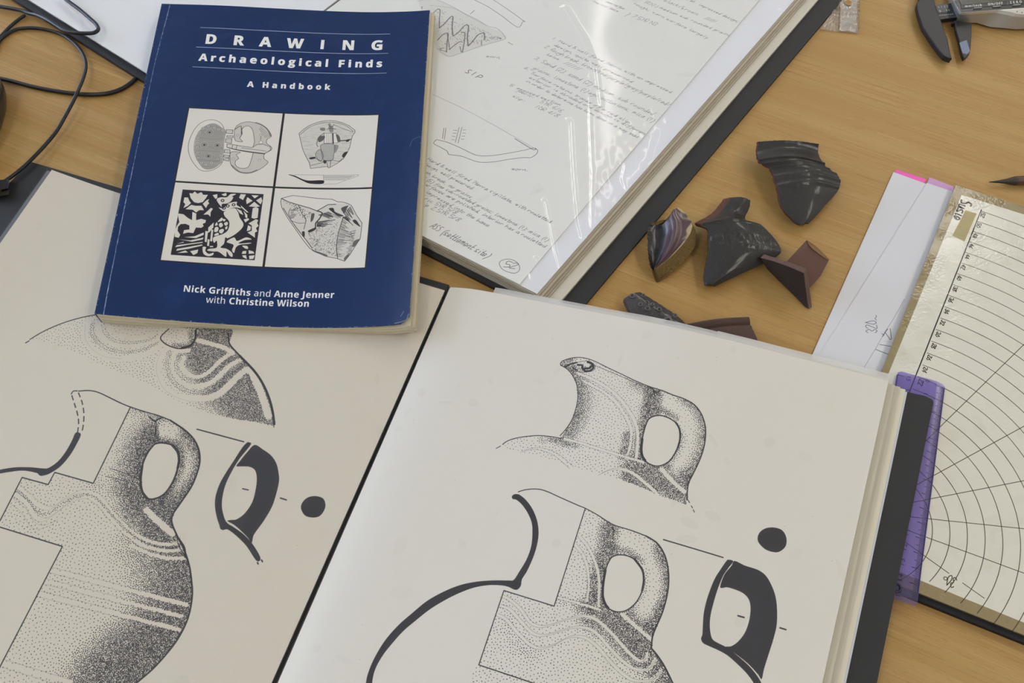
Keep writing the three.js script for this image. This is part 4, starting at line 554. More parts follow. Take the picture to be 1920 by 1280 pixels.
  for (const [X, Y] of rings) for (const [r, f] of [[3.1, cream], [2.5, 'rgb(150,147,140)'], [1.7, cream], [1.2, 'rgb(120,117,112)'], [0.5, ink]]) { x.fillStyle = f; x.beginPath(); x.arc(X, Y, r, 0, 7); x.fill(); x.strokeStyle = ink; x.lineWidth = 0.16; x.stroke(); }
  for (const f of [[68.1, 129.2, 73, 129.1, 73, 132.8, 68.1, 132.7], [69.2, 134.9, 73.8, 134.8, 73.9, 136.6, 69.2, 136.5], [68.8, 137.8, 73.2, 137.7, 73.4, 142.1, 68.8, 141.5], [69, 148.2, 73, 147.9, 73.5, 151.4, 69, 151.3], [69.3, 153.3, 73.3, 153.5, 73.2, 155.5, 69.1, 155.4], [69.5, 156.9, 73.4, 156, 73.4, 158.8, 69.5, 158.4]]) { fill(x, f, 'rgb(196,192,182)', false); loop(x, f, 0.35, ink, false); }
  const hoop = [76.3, 139.3, 74.7, 134.7, 74.1, 129.5, 75.5, 124.7, 78.9, 121.7, 83.2, 120.3, 88.2, 120.7, 93.7, 122.4, 98.6, 126, 101.6, 130.5, 102.3, 133.3, 100, 135.3, 99.2, 137.5, 99.7, 140, 103.3, 142.9, 103.6, 145.9, 99.2, 149.9, 99.3, 154.4, 102.4, 157.5, 99.7, 162, 94.5, 166.4, 88.8, 168.9, 82.7, 168.4, 78, 165.3, 75, 161, 74, 156, 74.1, 150.3, 80.9, 149.8, 78.4, 152.5, 80.4, 155.7, 78.5, 158.1, 78.7, 161.7, 81.4, 164.2, 85.5, 164.6, 88.5, 162.9, 89.6, 158.2, 90.4, 151, 89.7, 144.9, 90.3, 139.7, 89.2, 133.5, 87.6, 127.9, 85, 124.7, 81.7, 124.9, 79.6, 128, 80.3, 132.2, 79, 136.5, 81.4, 139.7], hoopFill = 'rgba(170,166,156,0.45)';
  fill(x, hoop, hoopFill); loop(x, hoop, 0.32, ink); line(x, [89.4, 120.6, 94.2, 122.6, 98.7, 126.5, 101.8, 132.6], 1.0, grey); for (let i = 0; i < 9; i++) { const f = [93.9, 123.7, 101.8, 132.6, 92.7, 127.5, 97.5, 134.5], t = i / 8; line(x, [mix(f[0], f[2], t), mix(f[1], f[3], t), mix(f[4], f[6], t), mix(f[5], f[7], t)], 0.2, ink); }
  line(x, [74.4, 128.5, 78.4, 124.9, 79.7, 132.2], 0.8, grey); line(x, [76, 162.4, 82.7, 167.9, 89.5, 168.3, 95.2, 165.4], 0.8, grey); line(x, [79.5, 127, 79.8, 133.3, 79.1, 135.9], 0.6, grey);
  const tongue = [70.2, 142.9, 74.5, 143.1, 80.7, 143.9, 89.3, 144.7, 92.6, 141.6, 96.6, 140.8, 102.5, 142.9, 103.2, 146, 99.1, 149.6, 89.3, 148.8, 79.5, 147.8, 70.4, 146]; fill(x, tongue, 'rgb(206,202,192)', false); loop(x, tongue, 0.35, ink, false); line(x, [81.3, 145.6, 90.7, 146.4, 99.7, 147.3], 0.3, ink); line(x, [74.5, 143.1, 74.3, 146.7], 0.3, ink); line(x, [77.8, 143.6, 77.4, 147.5], 0.3, ink); line(x, [71.2, 146.2, 79.5, 148.1, 89.4, 149.3, 99.2, 150], 0.6, ink);
  for (const f of [[77, 133.8], [76.5, 156.3], [96, 156.2], [94.4, 132.3]]) { x.fillStyle = cream; x.beginPath(); x.arc(f[0], f[1], 0.9, 0, 7); x.fill(); x.strokeStyle = ink; x.lineWidth = 0.2; x.stroke(); } { const f = [95.2, 139.3]; x.fillStyle = 'rgb(228,224,214)'; x.beginPath(); x.arc(f[0], f[1], 1.3, 0, 7); x.fill(); x.strokeStyle = ink; x.stroke(); }
  line(x, [94.6, 133.6, 94.7, 137.3], 0.3, ink);
  // plate fragment with a standing figure, and its profile
  const shard = [122.9, 128.8, 125.9, 124.8, 130.1, 120.7, 134.9, 117.9, 139.9, 116, 144.9, 115.3, 150.1, 115.7, 155.3, 117.3, 160.7, 120.2, 165.4, 124.7, 165.5, 126.7, 163.8, 130.3, 163.1, 135.4, 162.6, 141.2, 161.2, 146.3, 158.6, 152, 154.4, 156.4, 148.3, 160.8, 147.2, 159.4, 134.8, 161.6, 133.3, 156.4, 129.7, 149.6, 127.2, 144, 125.2, 137.1];
  fill(x, shard, 'rgba(150,148,140,0.2)', false); loop(x, shard, 0.35, ink, false); line(x, [123.8, 130.1, 130.2, 122.6, 137, 118.8, 145.1, 117, 152.3, 117.8, 158.1, 120.2, 164, 126, 157.9, 123.8, 152.6, 121.3, 148.3, 118.9], 0.3, ink);
  x.save(); trace(x, shard, true, false); x.clip();
  const sb = pairs(shard); for (let i = 0; i < 240; i++) { const X = mix(sb[0][0], sb[9][0], rnd()), Y = mix(sb[5][1], sb[18][1], rnd()); x.strokeStyle = 'rgba(90,88,84,0.35)'; x.lineWidth = 0.16; x.beginPath(); x.moveTo(X, Y); x.quadraticCurveTo(X + 1.5, Y - 0.5 + rnd(), X + 2 + rnd() * 4, Y + (rnd() - 0.5) * 1.2); x.stroke(); }
  x.restore();
  fill(x, [140.9, 139, 150.5, 138.8, 151.1, 147, 150.2, 153.4, 144.2, 153.8, 141.8, 147.3], 'rgba(130,132,128,0.45)'); loop(x, [140.9, 139, 150.5, 138.8, 151.1, 147, 150.2, 153.4, 144.2, 153.8, 141.8, 147.3], 0.3, ink); fill(x, [137.2, 148.7, 140.2, 143.5, 143.3, 149.8, 141.2, 154.9], 'rgba(130,132,128,0.4)'); loop(x, [137.2, 148.7, 140.2, 143.5, 143.3, 149.8, 141.2, 154.9], 0.3, ink);
  fill(x, [141.9, 128, 151.1, 127.5, 153.3, 136.8, 142.8, 137.7], cream, false); loop(x, [141.9, 128, 151.1, 127.5, 153.3, 136.8, 142.8, 137.7], 0.3, ink, false); for (const f of [[144, 128.6, 145, 137], [145.5, 128.6, 146.5, 137.3], [147.3, 128.2, 148.1, 137.2]]) line(x, f, 0.25, grey); line(x, [148.6, 127.9, 149.7, 137.5], 1.0, ink);
  fill(x, [138.2, 131.4, 142.7, 130.6, 142, 134.5, 138.6, 136.5], 'rgba(70,68,66,0.8)'); line(x, [141.9, 127.7, 138.2, 132.1, 137.3, 138.5, 138.5, 141], 0.4, ink); fill(x, [151.2, 129.1, 153.8, 130.3, 155, 135.5, 153.2, 135.5], 'rgba(70,68,66,0.8)'); line(x, [155, 134.8, 158.8, 134.5, 162.5, 133.5], 0.9, ink); fill(x, [159.7, 133.8, 162, 133.5, 161.4, 135.4, 159.4, 135.8], ink);
  fill(x, [144.9, 121.4, 147.9, 120.7, 148.9, 125.9, 146.4, 126.6], 'rgba(120,118,112,0.8)'); fill(x, [138.7, 123, 142.2, 122.8, 142.2, 125.4, 139.1, 125.2], 'rgba(120,118,112,0.9)'); line(x, [143.7, 124.4, 145.6, 123.1, 150.7, 123.6], 0.4, ink); line(x, [145.2, 118.8, 146.5, 122.1, 148.9, 119.4], 0.4, ink); loop(x, [144.5, 119.2, 145.2, 118.2, 146.3, 119.1, 145.6, 120.8], 0.3, ink);
  fill(x, [132.9, 151.7, 136.8, 150.6, 137.5, 152.1, 134.1, 153.2], ink); fill(x, [143.7, 153.8, 145.9, 154.1, 145.7, 156.6, 144.1, 156.3], ink); fill(x, [157.4, 149.5, 158.7, 146.3, 161.1, 145.3, 159.3, 150.7], ink); line(x, [137, 152.2, 143.3, 155.4, 134.6, 158.8], 0.3, ink); line(x, [144.2, 154.1, 151.2, 153.4, 155.3, 154.6, 158.1, 151.4], 0.3, ink); line(x, [146.3, 155.3, 147.7, 159.7], 0.35, ink); line(x, [149.3, 154.6, 149.2, 159.7], 0.35, ink); fill(x, [150.5, 139.4, 153.8, 139.4, 153.4, 143.8, 151.6, 146.4], 'rgba(120,118,112,0.7)');
  fill(x, [118.7, 167.9, 123, 168.6, 126.7, 170.3, 130.3, 172, 134.9, 172.9, 145, 172.4, 144.8, 175.5, 135.6, 175.6, 130.4, 173.5, 124.7, 170.4], dk); line(x, [123.4, 167.8, 171.1, 167.1, 170.9, 168.2, 162.2, 171.9, 155.3, 175.5, 145.6, 175.7], 0.28, grey, false); line(x, [145, 167.5, 145.6, 175.5], 0.28, grey); for (const f of [[145.4, 168.5, 168.4, 168.3], [145.5, 169.5, 166, 169.2], [145.6, 170.6, 164.6, 170.3], [145.7, 171.8, 161.7, 171.6]]) line(x, f, 0.5, 'rgba(120,118,112,0.7)');
  // dark tile with a bird between plants
  fill(x, [43.4, 187.5, 102.4, 186.9, 102.3, 244.3, 43.1, 244.6], 'rgb(44,42,48)', false);
  const pale = 'rgb(214,209,197)', B = (f, curved = true) => fill(x, f, pale, curved);
  for (const f of [[48.6, 190.4, 51.1, 190.5, 52.3, 188.5, 54.5, 190.5, 57.1, 188.7, 58.9, 191, 62.2, 190.7, 61.2, 193.8, 59.3, 197.5, 56.1, 198.7, 53.1, 198.1, 50.2, 194.7], [45.6, 194.5, 48.2, 194.3, 49.6, 197.2, 51.1, 199.1, 49.2, 201.7, 46.2, 204, 47.1, 200.4, 45.5, 198.7], [63.7, 194.3, 61.9, 195.5, 59.5, 199, 62.4, 202.6, 63.2, 199.6, 64.2, 198.3, 63, 196.6], [47.8, 204.8, 51.5, 200.6, 54.5, 201.2, 58.8, 200.8, 61.2, 204.5, 57.8, 204.8, 55.8, 207, 53.1, 204.9], [53.1, 206.7, 56.1, 207.9, 56.7, 213.7, 60.3, 212.2, 63.8, 213.1, 63.6, 215.4, 61.8, 216.4, 62.8, 218.4, 61.3, 220, 57.5, 220, 56.3, 225, 52.5, 224.8, 49.1, 226.2, 49.4, 223, 53.1, 222.1, 52.6, 218.7, 49.6, 217.5, 46.3, 218.1, 44.8, 220.5, 45, 224, 47.4, 227.2, 46.6, 229.9, 43.7, 229.3, 42.9, 224.2, 43.7, 220.1, 45.1, 216.4, 43.4, 211.3, 43.3, 209, 47, 209.3, 50.8, 212.4, 53.8, 213.9], [65.6, 190.7, 68.9, 189.5, 69.3, 193.1, 68, 193.9], [71.8, 189.6, 75.2, 187.8, 75.8, 190.2, 73.9, 190.9], [85.7, 188.1, 89.6, 188.1, 88.1, 193.3, 84.9, 191.5], [93.6, 188.4, 99.2, 188.3, 96.3, 191.2], [90.9, 190.4, 95.1, 193.4, 91.1, 196.7, 90.3, 193.5], [101, 189.7, 97.5, 192.9, 101.3, 196.2, 102.1, 192.9], [96.4, 194.2, 101, 198, 98.2, 198.8, 92.8, 198.6], [95.9, 199.9, 98.2, 198.8, 100.2, 199.8, 100.4, 208.1, 97.9, 209.1, 95.9, 208.4], [94.3, 213.5, 99.3, 209.3, 101.1, 210.1, 100.5, 212.7, 101.9, 215, 100.2, 217.1, 101.5, 219.9, 99.9, 220.9, 100.4, 225.4, 94.5, 221.3, 97.4, 219.6, 96.9, 215], [94.2, 215, 96.5, 216.2, 96.4, 219.1, 93.9, 220.2], [90.5, 210.3, 93.5, 208.9, 94.6, 210, 92, 212.8], [65.9, 202, 67.4, 202.8, 66.2, 205.8, 66.5, 209.9, 64.5, 208, 61.2, 208.6]]) B(f, false);
  for (const f of [[69.1, 194.9, 71.2, 192.3, 76, 191.7, 78.5, 188.7, 82.4, 188.4, 79.7, 190.7, 80.8, 191.5, 79.3, 195.3, 76.7, 197.3, 73.4, 198.1, 73.2, 200.5], [71.4, 201.3, 74.8, 201.6, 78.1, 197.1, 83.7, 195.2, 84, 197.9, 87.7, 200.5, 82.4, 200.4, 78.3, 202.8, 75.1, 204.2], [75.9, 204.7, 82.4, 200.9, 85.7, 204.2, 87.5, 208.8, 90.7, 213.8, 90.2, 217.9, 86.1, 223.4, 81.3, 227.2, 79.4, 226.8, 79.1, 232, 77.2, 235.5, 81.5, 236.3, 85.7, 239.4, 86.3, 242.7, 84.1, 241.7, 81.8, 238.5, 81.9, 243, 77.3, 240, 75.2, 239.1, 72.4, 239.3, 68.1, 238.8, 69.3, 237.3, 74.3, 235.8, 73.6, 230.1, 72, 232, 70.9, 227.5, 77.1, 224.1, 80.1, 221, 80.9, 216.3, 80, 212.3, 76.6, 208.5], [80.8, 230.4, 85.5, 226.3, 88.2, 229, 94, 225.6, 98.2, 227, 93.3, 228, 89.4, 231.1, 97.8, 229.9, 97, 230.8, 90.5, 232.2, 87.9, 234.7, 87.1, 239.2, 85.4, 237.1, 85.8, 232.6], [92.2, 232.9, 95.8, 232.9, 96.5, 235.1, 94.6, 235], [64.5, 236.3, 66.8, 236.1, 66.8, 239.2, 69.4, 241.5, 72.6, 240.4, 72.4, 242.4, 69.2, 243.5, 65.7, 241.6]]) B(f);
  for (const f of [[86.9, 197.9, 93.4, 203.9, 92, 204, 87.6, 199.9], [83.9, 200.8, 88, 202.9, 89.9, 206.5, 87.3, 205.3], [89.4, 202.7, 92.7, 206, 93, 208.9, 91.5, 208.5, 91, 206.1], [50.2, 229, 57.6, 227.5, 63.5, 223.8, 63.8, 225.8, 58.8, 229.1], [46.3, 231.1, 54.8, 231.4, 64.1, 228.1, 63.6, 229.8, 56.4, 232.4], [45.9, 235.1, 50.3, 233, 50.9, 233.5, 46.4, 235], [45.2, 238, 46.1, 236.2, 63.9, 231.8, 64, 232.6, 54, 235.2], [46.3, 241, 47, 239.2, 63.7, 234.1, 64.3, 234.9, 54.9, 238.5], [47.5, 242.8, 52.8, 240.1, 54.9, 241.6], [56.1, 240.4, 61.7, 238.5, 61.4, 241.6, 58.9, 243.5], [64.5, 222.3, 66.5, 222.7, 66.7, 231.8, 65.3, 231.7], [69.5, 214.6, 69.8, 219, 67.5, 223.2, 66.6, 223.8, 66.2, 219.3], [68.6, 220.8, 70, 221, 70.4, 231, 69, 230.8], [67.1, 229.2, 68.5, 229.4, 68.8, 235.1, 67.4, 234.9], [69.3, 234.9, 71.8, 234.7, 71.7, 235.7, 69.6, 235.9], [93, 237.4, 95.6, 236.9, 95.6, 239.4, 92.6, 239.7], [97.1, 236.2, 100.6, 237.1, 101.5, 238.7, 97.5, 239.3], [93, 241, 95.8, 240.5, 96.8, 243.8, 94.1, 242.6], [97.9, 240.9, 101.9, 240.1, 101.3, 243.2, 98.5, 243.7]]) B(f, false);
  for (const f of [[72.2, 213.8, 74.8, 209.8, 75.2, 212.7], [75, 211, 77.7, 211.3, 76.7, 213.2], [70.8, 216, 71.6, 214.2, 72.6, 216.4, 71, 217.4], [73.6, 215.2, 75.2, 214.5, 76.4, 216.7, 75, 218.5, 73.6, 217.2], [76.9, 214.9, 78.9, 213.3, 79.8, 215.2, 78.4, 216.8], [70.8, 219.5, 72.1, 218.2, 73.6, 219.2, 73.1, 222.2, 71, 222.6], [74.3, 220.9, 76.6, 219.6, 77.7, 220.9, 76.4, 223.6, 74.6, 222.9], [78.1, 218.3, 79.6, 217, 79.8, 219, 78.8, 220], [71.5, 224.6, 73.7, 223.3, 74.4, 224.9, 71.7, 226]]) B(f);
  for (const [X, Y] of pairs([73.4, 194.9, 75.3, 201.5, 77.7, 199.4, 81.8, 198])) { x.strokeStyle = 'rgb(44,42,48)'; x.lineWidth = 0.7; x.beginPath(); x.arc(X, Y, 1.0, 0, 7); x.stroke(); }
  // flint
  const flint = [115.8, 189.8, 123.8, 186.9, 130.8, 187.5, 142, 188.8, 153.2, 189.4, 157.6, 191.6, 161.3, 191.9, 165.4, 193.3, 168.1, 195, 172.4, 203.5, 177.1, 210.8, 177.1, 216.8, 176.8, 224.4, 173.6, 230.7, 170.5, 237.5, 166.9, 243.3, 161.7, 241.1, 152.5, 239, 146.3, 235.9, 140.6, 232.4, 134.4, 224.5, 129, 216.6, 122.1, 207, 117.1, 198.4, 115.6, 192.9];
  loop(x, flint, 0.4, ink, false); fill(x, [115.8, 190.1, 121.1, 192.7, 128.8, 195.1, 137.3, 197.6, 143, 199.7, 148.7, 195.7, 155.4, 193.3, 164.7, 193.3, 168.1, 195, 172.4, 203.5, 177.2, 211.4, 176.8, 224.4, 170.5, 237.5, 166.9, 243.3, 161.7, 240.6, 152.4, 238.5, 142.5, 233.4, 134.1, 221.8, 124.6, 209.1, 118, 198.4], 'rgba(140,136,128,0.16)', false);
  line(x, [116.3, 190.1, 121.1, 192.7, 128.8, 195.1, 137.3, 197.6, 143, 200, 148.7, 195.7, 150.9, 194.2, 156.4, 193.9], 0.6, ink, false); line(x, [128.8, 195.1, 132.3, 202.8, 135.5, 207.6, 134.9, 216.4], 0.4, ink); line(x, [124.6, 209.1, 130.3, 211.1, 134.9, 210.9], 0.35, ink); line(x, [162.9, 205, 161.3, 213.8, 160.2, 222.5, 160.1, 232.1, 161.7, 240.6], 0.5, ink); line(x, [118, 198.4, 125.7, 210.2, 134, 221.3, 138.2, 226.5, 142.4, 232.3], 0.5, ink); line(x, [143, 200, 146.9, 201.8, 145.5, 206.8, 143.1, 210.7, 143, 215.1, 139.2, 217.9], 0.9, ink); line(x, [123.5, 198.1, 122.4, 202.6, 124.4, 206.9], 0.4, ink);
  fill(x, [151.6, 197.8, 154.8, 197.3, 156.5, 200.6, 161.8, 203.3, 162.8, 204.4, 159.1, 204.4, 154.2, 200.6], ink); fill(x, [160.8, 197.2, 165.7, 195, 165, 197.2, 163.5, 201.7, 162, 200.6], 'rgba(58,56,54,0.85)'); fill(x, [170, 208.4, 172.3, 207.9, 175.4, 212.4, 176, 214, 172.1, 211.2], ink); fill(x, [139.2, 203.1, 141.4, 202.5, 141, 207.5, 139.3, 209.7], 'rgba(58,56,54,0.8)'); fill(x, [138.2, 217.4, 143.5, 214.5, 143.2, 216.7, 139.3, 219], ink); fill(x, [133.8, 218.6, 135.6, 218.5, 136, 222.8, 134.6, 221.8], ink); fill(x, [172.4, 226.4, 176.4, 224.9, 173.6, 230.2, 171.8, 231.2], 'rgba(58,56,54,0.7)'); fill(x, [166.6, 240.1, 170, 236.4, 168.9, 240.1, 166.8, 242.7], 'rgba(58,56,54,0.7)'); fill(x, [142.5, 233.9, 152.8, 237.4, 153.4, 239, 145.4, 236], 'rgba(58,56,54,0.7)');
  x.save(); trace(x, flint, true, false); x.clip();
  const fan = (f, n, lw) => { const [ax, ay, bx, by, cx, cy, dx, dy] = f; for (let i = 0; i < n; i++) { const t = (i + rnd() * 0.6) / n, l = 0.25 + rnd() * 0.75; const sx = mix(ax, bx, t), sy = mix(ay, by, t); line(x, [sx, sy, mix(sx, mix(cx, dx, t), l), mix(sy, mix(cy, dy, t), l)], lw * (0.6 + rnd() * 0.7), ink); } };
  fan([162.5, 206.7, 160.4, 227.8, 171.9, 215, 173, 228], 26, 0.28); fan([162.4, 205.6, 164.7, 204.5, 170.3, 211.7, 173.9, 216.7], 8, 0.3); fan([173, 216.7, 171, 237.5, 169, 218.2, 165.9, 236.4], 22, 0.28); fan([162.6, 201.7, 167.6, 195.6, 168.7, 209.5, 171.6, 205.1], 12, 0.35); fan([123.6, 199.2, 124.5, 208, 129.1, 198.4, 129.8, 205.6], 12, 0.3); fan([143.9, 209.6, 144.3, 214, 160.2, 206.1, 152.6, 213.8], 12, 0.4); fan([144.3, 203.5, 151.4, 200.6, 152, 207.3, 162, 206.1], 12, 0.4); fan([160.2, 227.8, 161.1, 239.5, 167.5, 227.9, 167.6, 240.6], 14, 0.22);
  const qf = [137.3, 217.4, 160.4, 209.4, 161.1, 239.5, 142.4, 232.8]; for (let i = 0; i < 420; i++) { const u = rnd(), v = rnd(), X = mix(mix(qf[0], qf[2], u), mix(qf[6], qf[4], u), v), Y = mix(mix(qf[1], qf[3], u), mix(qf[7], qf[5], u), v); x.fillStyle = ink; x.beginPath(); x.ellipse(X, Y, 0.12 + rnd() * 0.3, 0.1 + rnd() * 0.12, -0.6, 0, 7); x.fill(); }
  for (let i = 0; i < 110; i++) { const f = [117.4, 191.7, 136.6, 209.8, 139.5, 202, 127.9, 195.7], u = rnd(), v = rnd(), X = mix(mix(f[0], f[6], u), mix(f[2], f[4], u), v), Y = mix(mix(f[1], f[7], u), mix(f[3], f[5], u), v); x.fillStyle = ink; x.beginPath(); x.arc(X, Y, 0.1 + rnd() * 0.28, 0, 7); x.fill(); }
  x.restore();
  const g = thing('handbook', 'worn navy blue paperback handbook with white title and four framed drawings on its cover', 'book', [-0.17, 0.005, -0.46]);
  const round = (r) => (v, a, b) => { const y = (1 - v) * BK.L, q = y < r ? (r - Math.sqrt(Math.max(0, r * r - (r - y) ** 2))) / BK.W : 0; return [a, b - q]; };
  part(g, 'front_cover', slab(BK, { nu: 40, nv: 60, thick: 0.00045, edge: (v, a, b) => { const [p, q] = round(0.006)(v, a, b); return [p, q + 0.0012 * nz(v * 40, 2)]; } }), phys({ map: canvasMap(c), roughness: 0.42, specularIntensity: 0.6, bumpMap: again(SOFT, 3, 4), bumpScale: 0.0006 }));
  const gap = (u, v) => v * 0.0045 * smooth(0.75, 1.0, u);
  const blockThick = (u, v) => mix(mix(0.008, 0.0078, u), mix(0.0115, 0.0062, smooth(0, 0.5, u)) + 0.004 * smooth(0.7, 1, u), v);
  const pages = (mat) => mat;
  const pageTone = std(0xcfc6ae, 0.8);
  { const [pc, px2] = sheetCanvas(100, 10, 10, 'rgb(206,198,176)'); void px2; void pc; }
  const layers = 5;                                                  // the block of pages, in gatherings that have slipped a little
  for (let i = 0; i < layers; i++) {
    const f0 = i / layers, slip = [0.004, 0.016, 0.013, 0.019, 0.015][i], low = [0.0006, 0.0018, 0.0010, 0.0022, 0.0014][i];
    part(g, 'page_block', slab(BK, { u0: 0.004, u1: 1 + slip, v0: 0.003, v1: 1 + low, nu: 40, nv: 30, lift: (u, v) => -0.0005 - gap(Math.min(u, 1), v) * 0.6 - (blockThick(Math.min(u, 1), v) - 0.0008) * f0, thick: (u, v) => (blockThick(Math.min(u, 1), v) - 0.0008) / layers * 0.93 }), std([0xd0c7af, 0xc8bea4, 0xd4ccb6, 0xc5bba0, 0xcec5ac][i], 0.8), 'yellowed pages');
  }
  part(g, 'back_cover', slab(BK, { u0: 0, u1: 1.0, v0: 0, v1: 0.996, nu: 40, nv: 30, lift: (u, v) => -blockThick(Math.min(u, 1), v) - gap(Math.min(u, 1), v) * 0.6, thick: 0.0004 }), std(0x2a3f6a, 0.45));
  part(g, 'spine', slab(BK, { u0: -0.0018, u1: 0.0012, v0: 0, v1: 1.0, nu: 3, nv: 40, lift: -0.00002, thick: (u, v) => blockThick(0, v) + 0.0004 }), std(0x2a3f6a, 0.45));
  void pages; void pageTone;
}

// ---------------------------------------------------------------- diameter chart, ruler and loose sheets
{
  const w = CH.W * 1000, h = CH.L * 1000, [c, x] = sheetCanvas(w, h, 6, 'rgb(146,131,98)');
  for (let i = 0; i < 4000; i++) { x.fillStyle = rnd() < 0.5 ? 'rgba(190,176,140,0.16)' : 'rgba(110,96,66,0.14)'; x.beginPath(); x.ellipse(rnd() * w, rnd() * h, 0.4 + rnd() * 1.6, 0.3 + rnd() * 0.8, rnd() * 3, 0, 7); x.fill(); }
  const paper = [6.4, 7.4]; const p2 = [4.6, 176.6], p3 = [65.3, 305.1], p4 = [124.8, 305.7], p5 = [51.5, 7.5];
  const far = (a, b, X) => [X, a[1] + (b[1] - a[1]) * (X - a[0]) / (b[0] - a[0])];
  const low = far([p3[0], p3[1]], [p4[0], p4[1]], -6), lowR = far([p3[0], p3[1]], [p4[0], p4[1]], w + 5), topR = far(paper, [p5[0], p5[1]], w + 5), leftLow = [paper[0] + (p2[0] - paper[0]) * 2.1, paper[1] + (p2[1] - paper[1]) * 2.1];
  void low; fill(x, [...paper, ...topR, ...lowR, p3[0] - 130, p3[1] - (lowR[1] - p3[1]) * 130 / (lowR[0] - p3[0]), ...leftLow], 'rgb(216,212,198)', false);
  for (let i = 0; i < 500; i++) { x.fillStyle = 'rgba(170,160,135,0.05)'; x.beginPath(); x.ellipse(rnd() * w, rnd() * h, 1 + rnd() * 9, 1 + rnd() * 5, rnd() * 3, 0, 7); x.fill(); }
  const O = [20, 277.6], A = [22.1, 17.5, 21, 160.5]; O[0] = 22.3; O[1] = 283.1;
  const up = Math.atan2(A[1] - O[1], A[0] - O[0]), end = Math.atan2(...[73.6, 300.6].map((q, i) => q - O[i]).reverse()), R = (i) => 10.242 * i, lineInk = 'rgb(66,60,50)';
  x.strokeStyle = lineInk; x.save();
  for (let i = 4; i <= 26; i++) { x.lineWidth = i > 22 ? 0.5 : 0.42; x.beginPath(); x.arc(O[0], O[1], R(i), up + 0.004, end + (i === 4 ? 0.4 : 0.02 * (9 - Math.min(i, 9))) , false); x.stroke(); }
  const f0 = [19.9, 273.4, 22.9, 15.4]; line(x, f0, 0.75, 'rgb(40,37,34)');
  for (const f of [[28.5, 245.4, 87.4, 95.2], [33.4, 261.1, 103.8, 165.1], [35, 266.2, 114.1, 208.6], [36.7, 271.7, 122.5, 244.6], [38.6, 277.7, 129.9, 275.9]]) line(x, f, 0.42, lineInk);
  line(x, [47.5, 284.9, 78, 294.1], 0.42, lineInk); line(x, [86.8, 296.6, 100.6, 300.6], 0.42, lineInk);
  x.restore();
  // labels along the measuring line: they read with the chart turned round
  const ax = Math.cos(up), ay = Math.sin(up);
  for (let n = 24; n <= 52; n += 2) { const r = R(n / 2) - 1.0, X = O[0] + ax * r - ay * 1.8, Y = O[1] + ay * r + ax * 1.8; hand(x, String(n), [X, Y, X - ax * 4.4, Y - ay * 4.4], 2.5, 'rgb(52,48,44)', 0.55, 0.1); }
  hand(x, '22', [O[0] + ax * (R(11) - 1) - ay * 1.8, O[1] + ay * (R(11) - 1) + ax * 1.8, O[0] + ax * (R(11) - 5.8) - ay * 1.8, O[1] + ay * (R(11) - 5.8) + ax * 1.8], 2.9, 'rgb(52,48,44)', 0.6, 0.1);
  hand(x, 'Susie', [7.7, 11.8, 7.3, 32.7], 7.4, 'rgb(30,28,28)', 1.15, 0.05);
  { const f = [83.4, 296.7, 76, 299]; void f; } hand(x, '30', [83.5, 295.2, 78.2, 294.6], 7, lineInk, 0.5, 0); { const f = [77.1, 298]; x.strokeStyle = lineInk; x.lineWidth = 0.45; x.beginPath(); x.arc(f[0], f[1], 1.0, 0, 7); x.stroke(); }
  const crinkled = phys({ map: canvasMap(c), roughness: 0.16, specularIntensity: 0.6, bumpMap: again(SPARK, 3, 3), bumpScale: 0.00035 });
  const g = thing('diameter_chart', 'laminated card chart of concentric measuring arcs with a tan border, on a black board', 'chart', [0.38, 0, -0.24]);
  part(g, 'card', slab(CH, { nu: 60, nv: 60, lift: 0, thick: 0.0016, rise: (u, v) => 0.00025 * nz(u * 26, v * 24, 3) + 0.0002 * nz(u * 60, v * 60, 5) }), crinkled, 'crinkled laminated card with printed arcs');
  part(g, 'backing_board', slab(CH, { u0: 0.005, u1: 1, v0: 0.01, v1: 1.012, nu: 10, nv: 10, lift: -0.002, thick: 0.0039 }), std(0x121214, 0.8), 'black backing board');
  const tp = [0.3332, -0.4047, 0.3405, -0.4017, 0.3261, -0.3776, 0.3186, -0.3827]; part(g, 'tape', prism(tp, 0.0062, 0.0064), phys({ color: 0xe3dcb8, roughness: 0.3, transmission: 0.88, thickness: 0 }), 'yellowed tape');
}
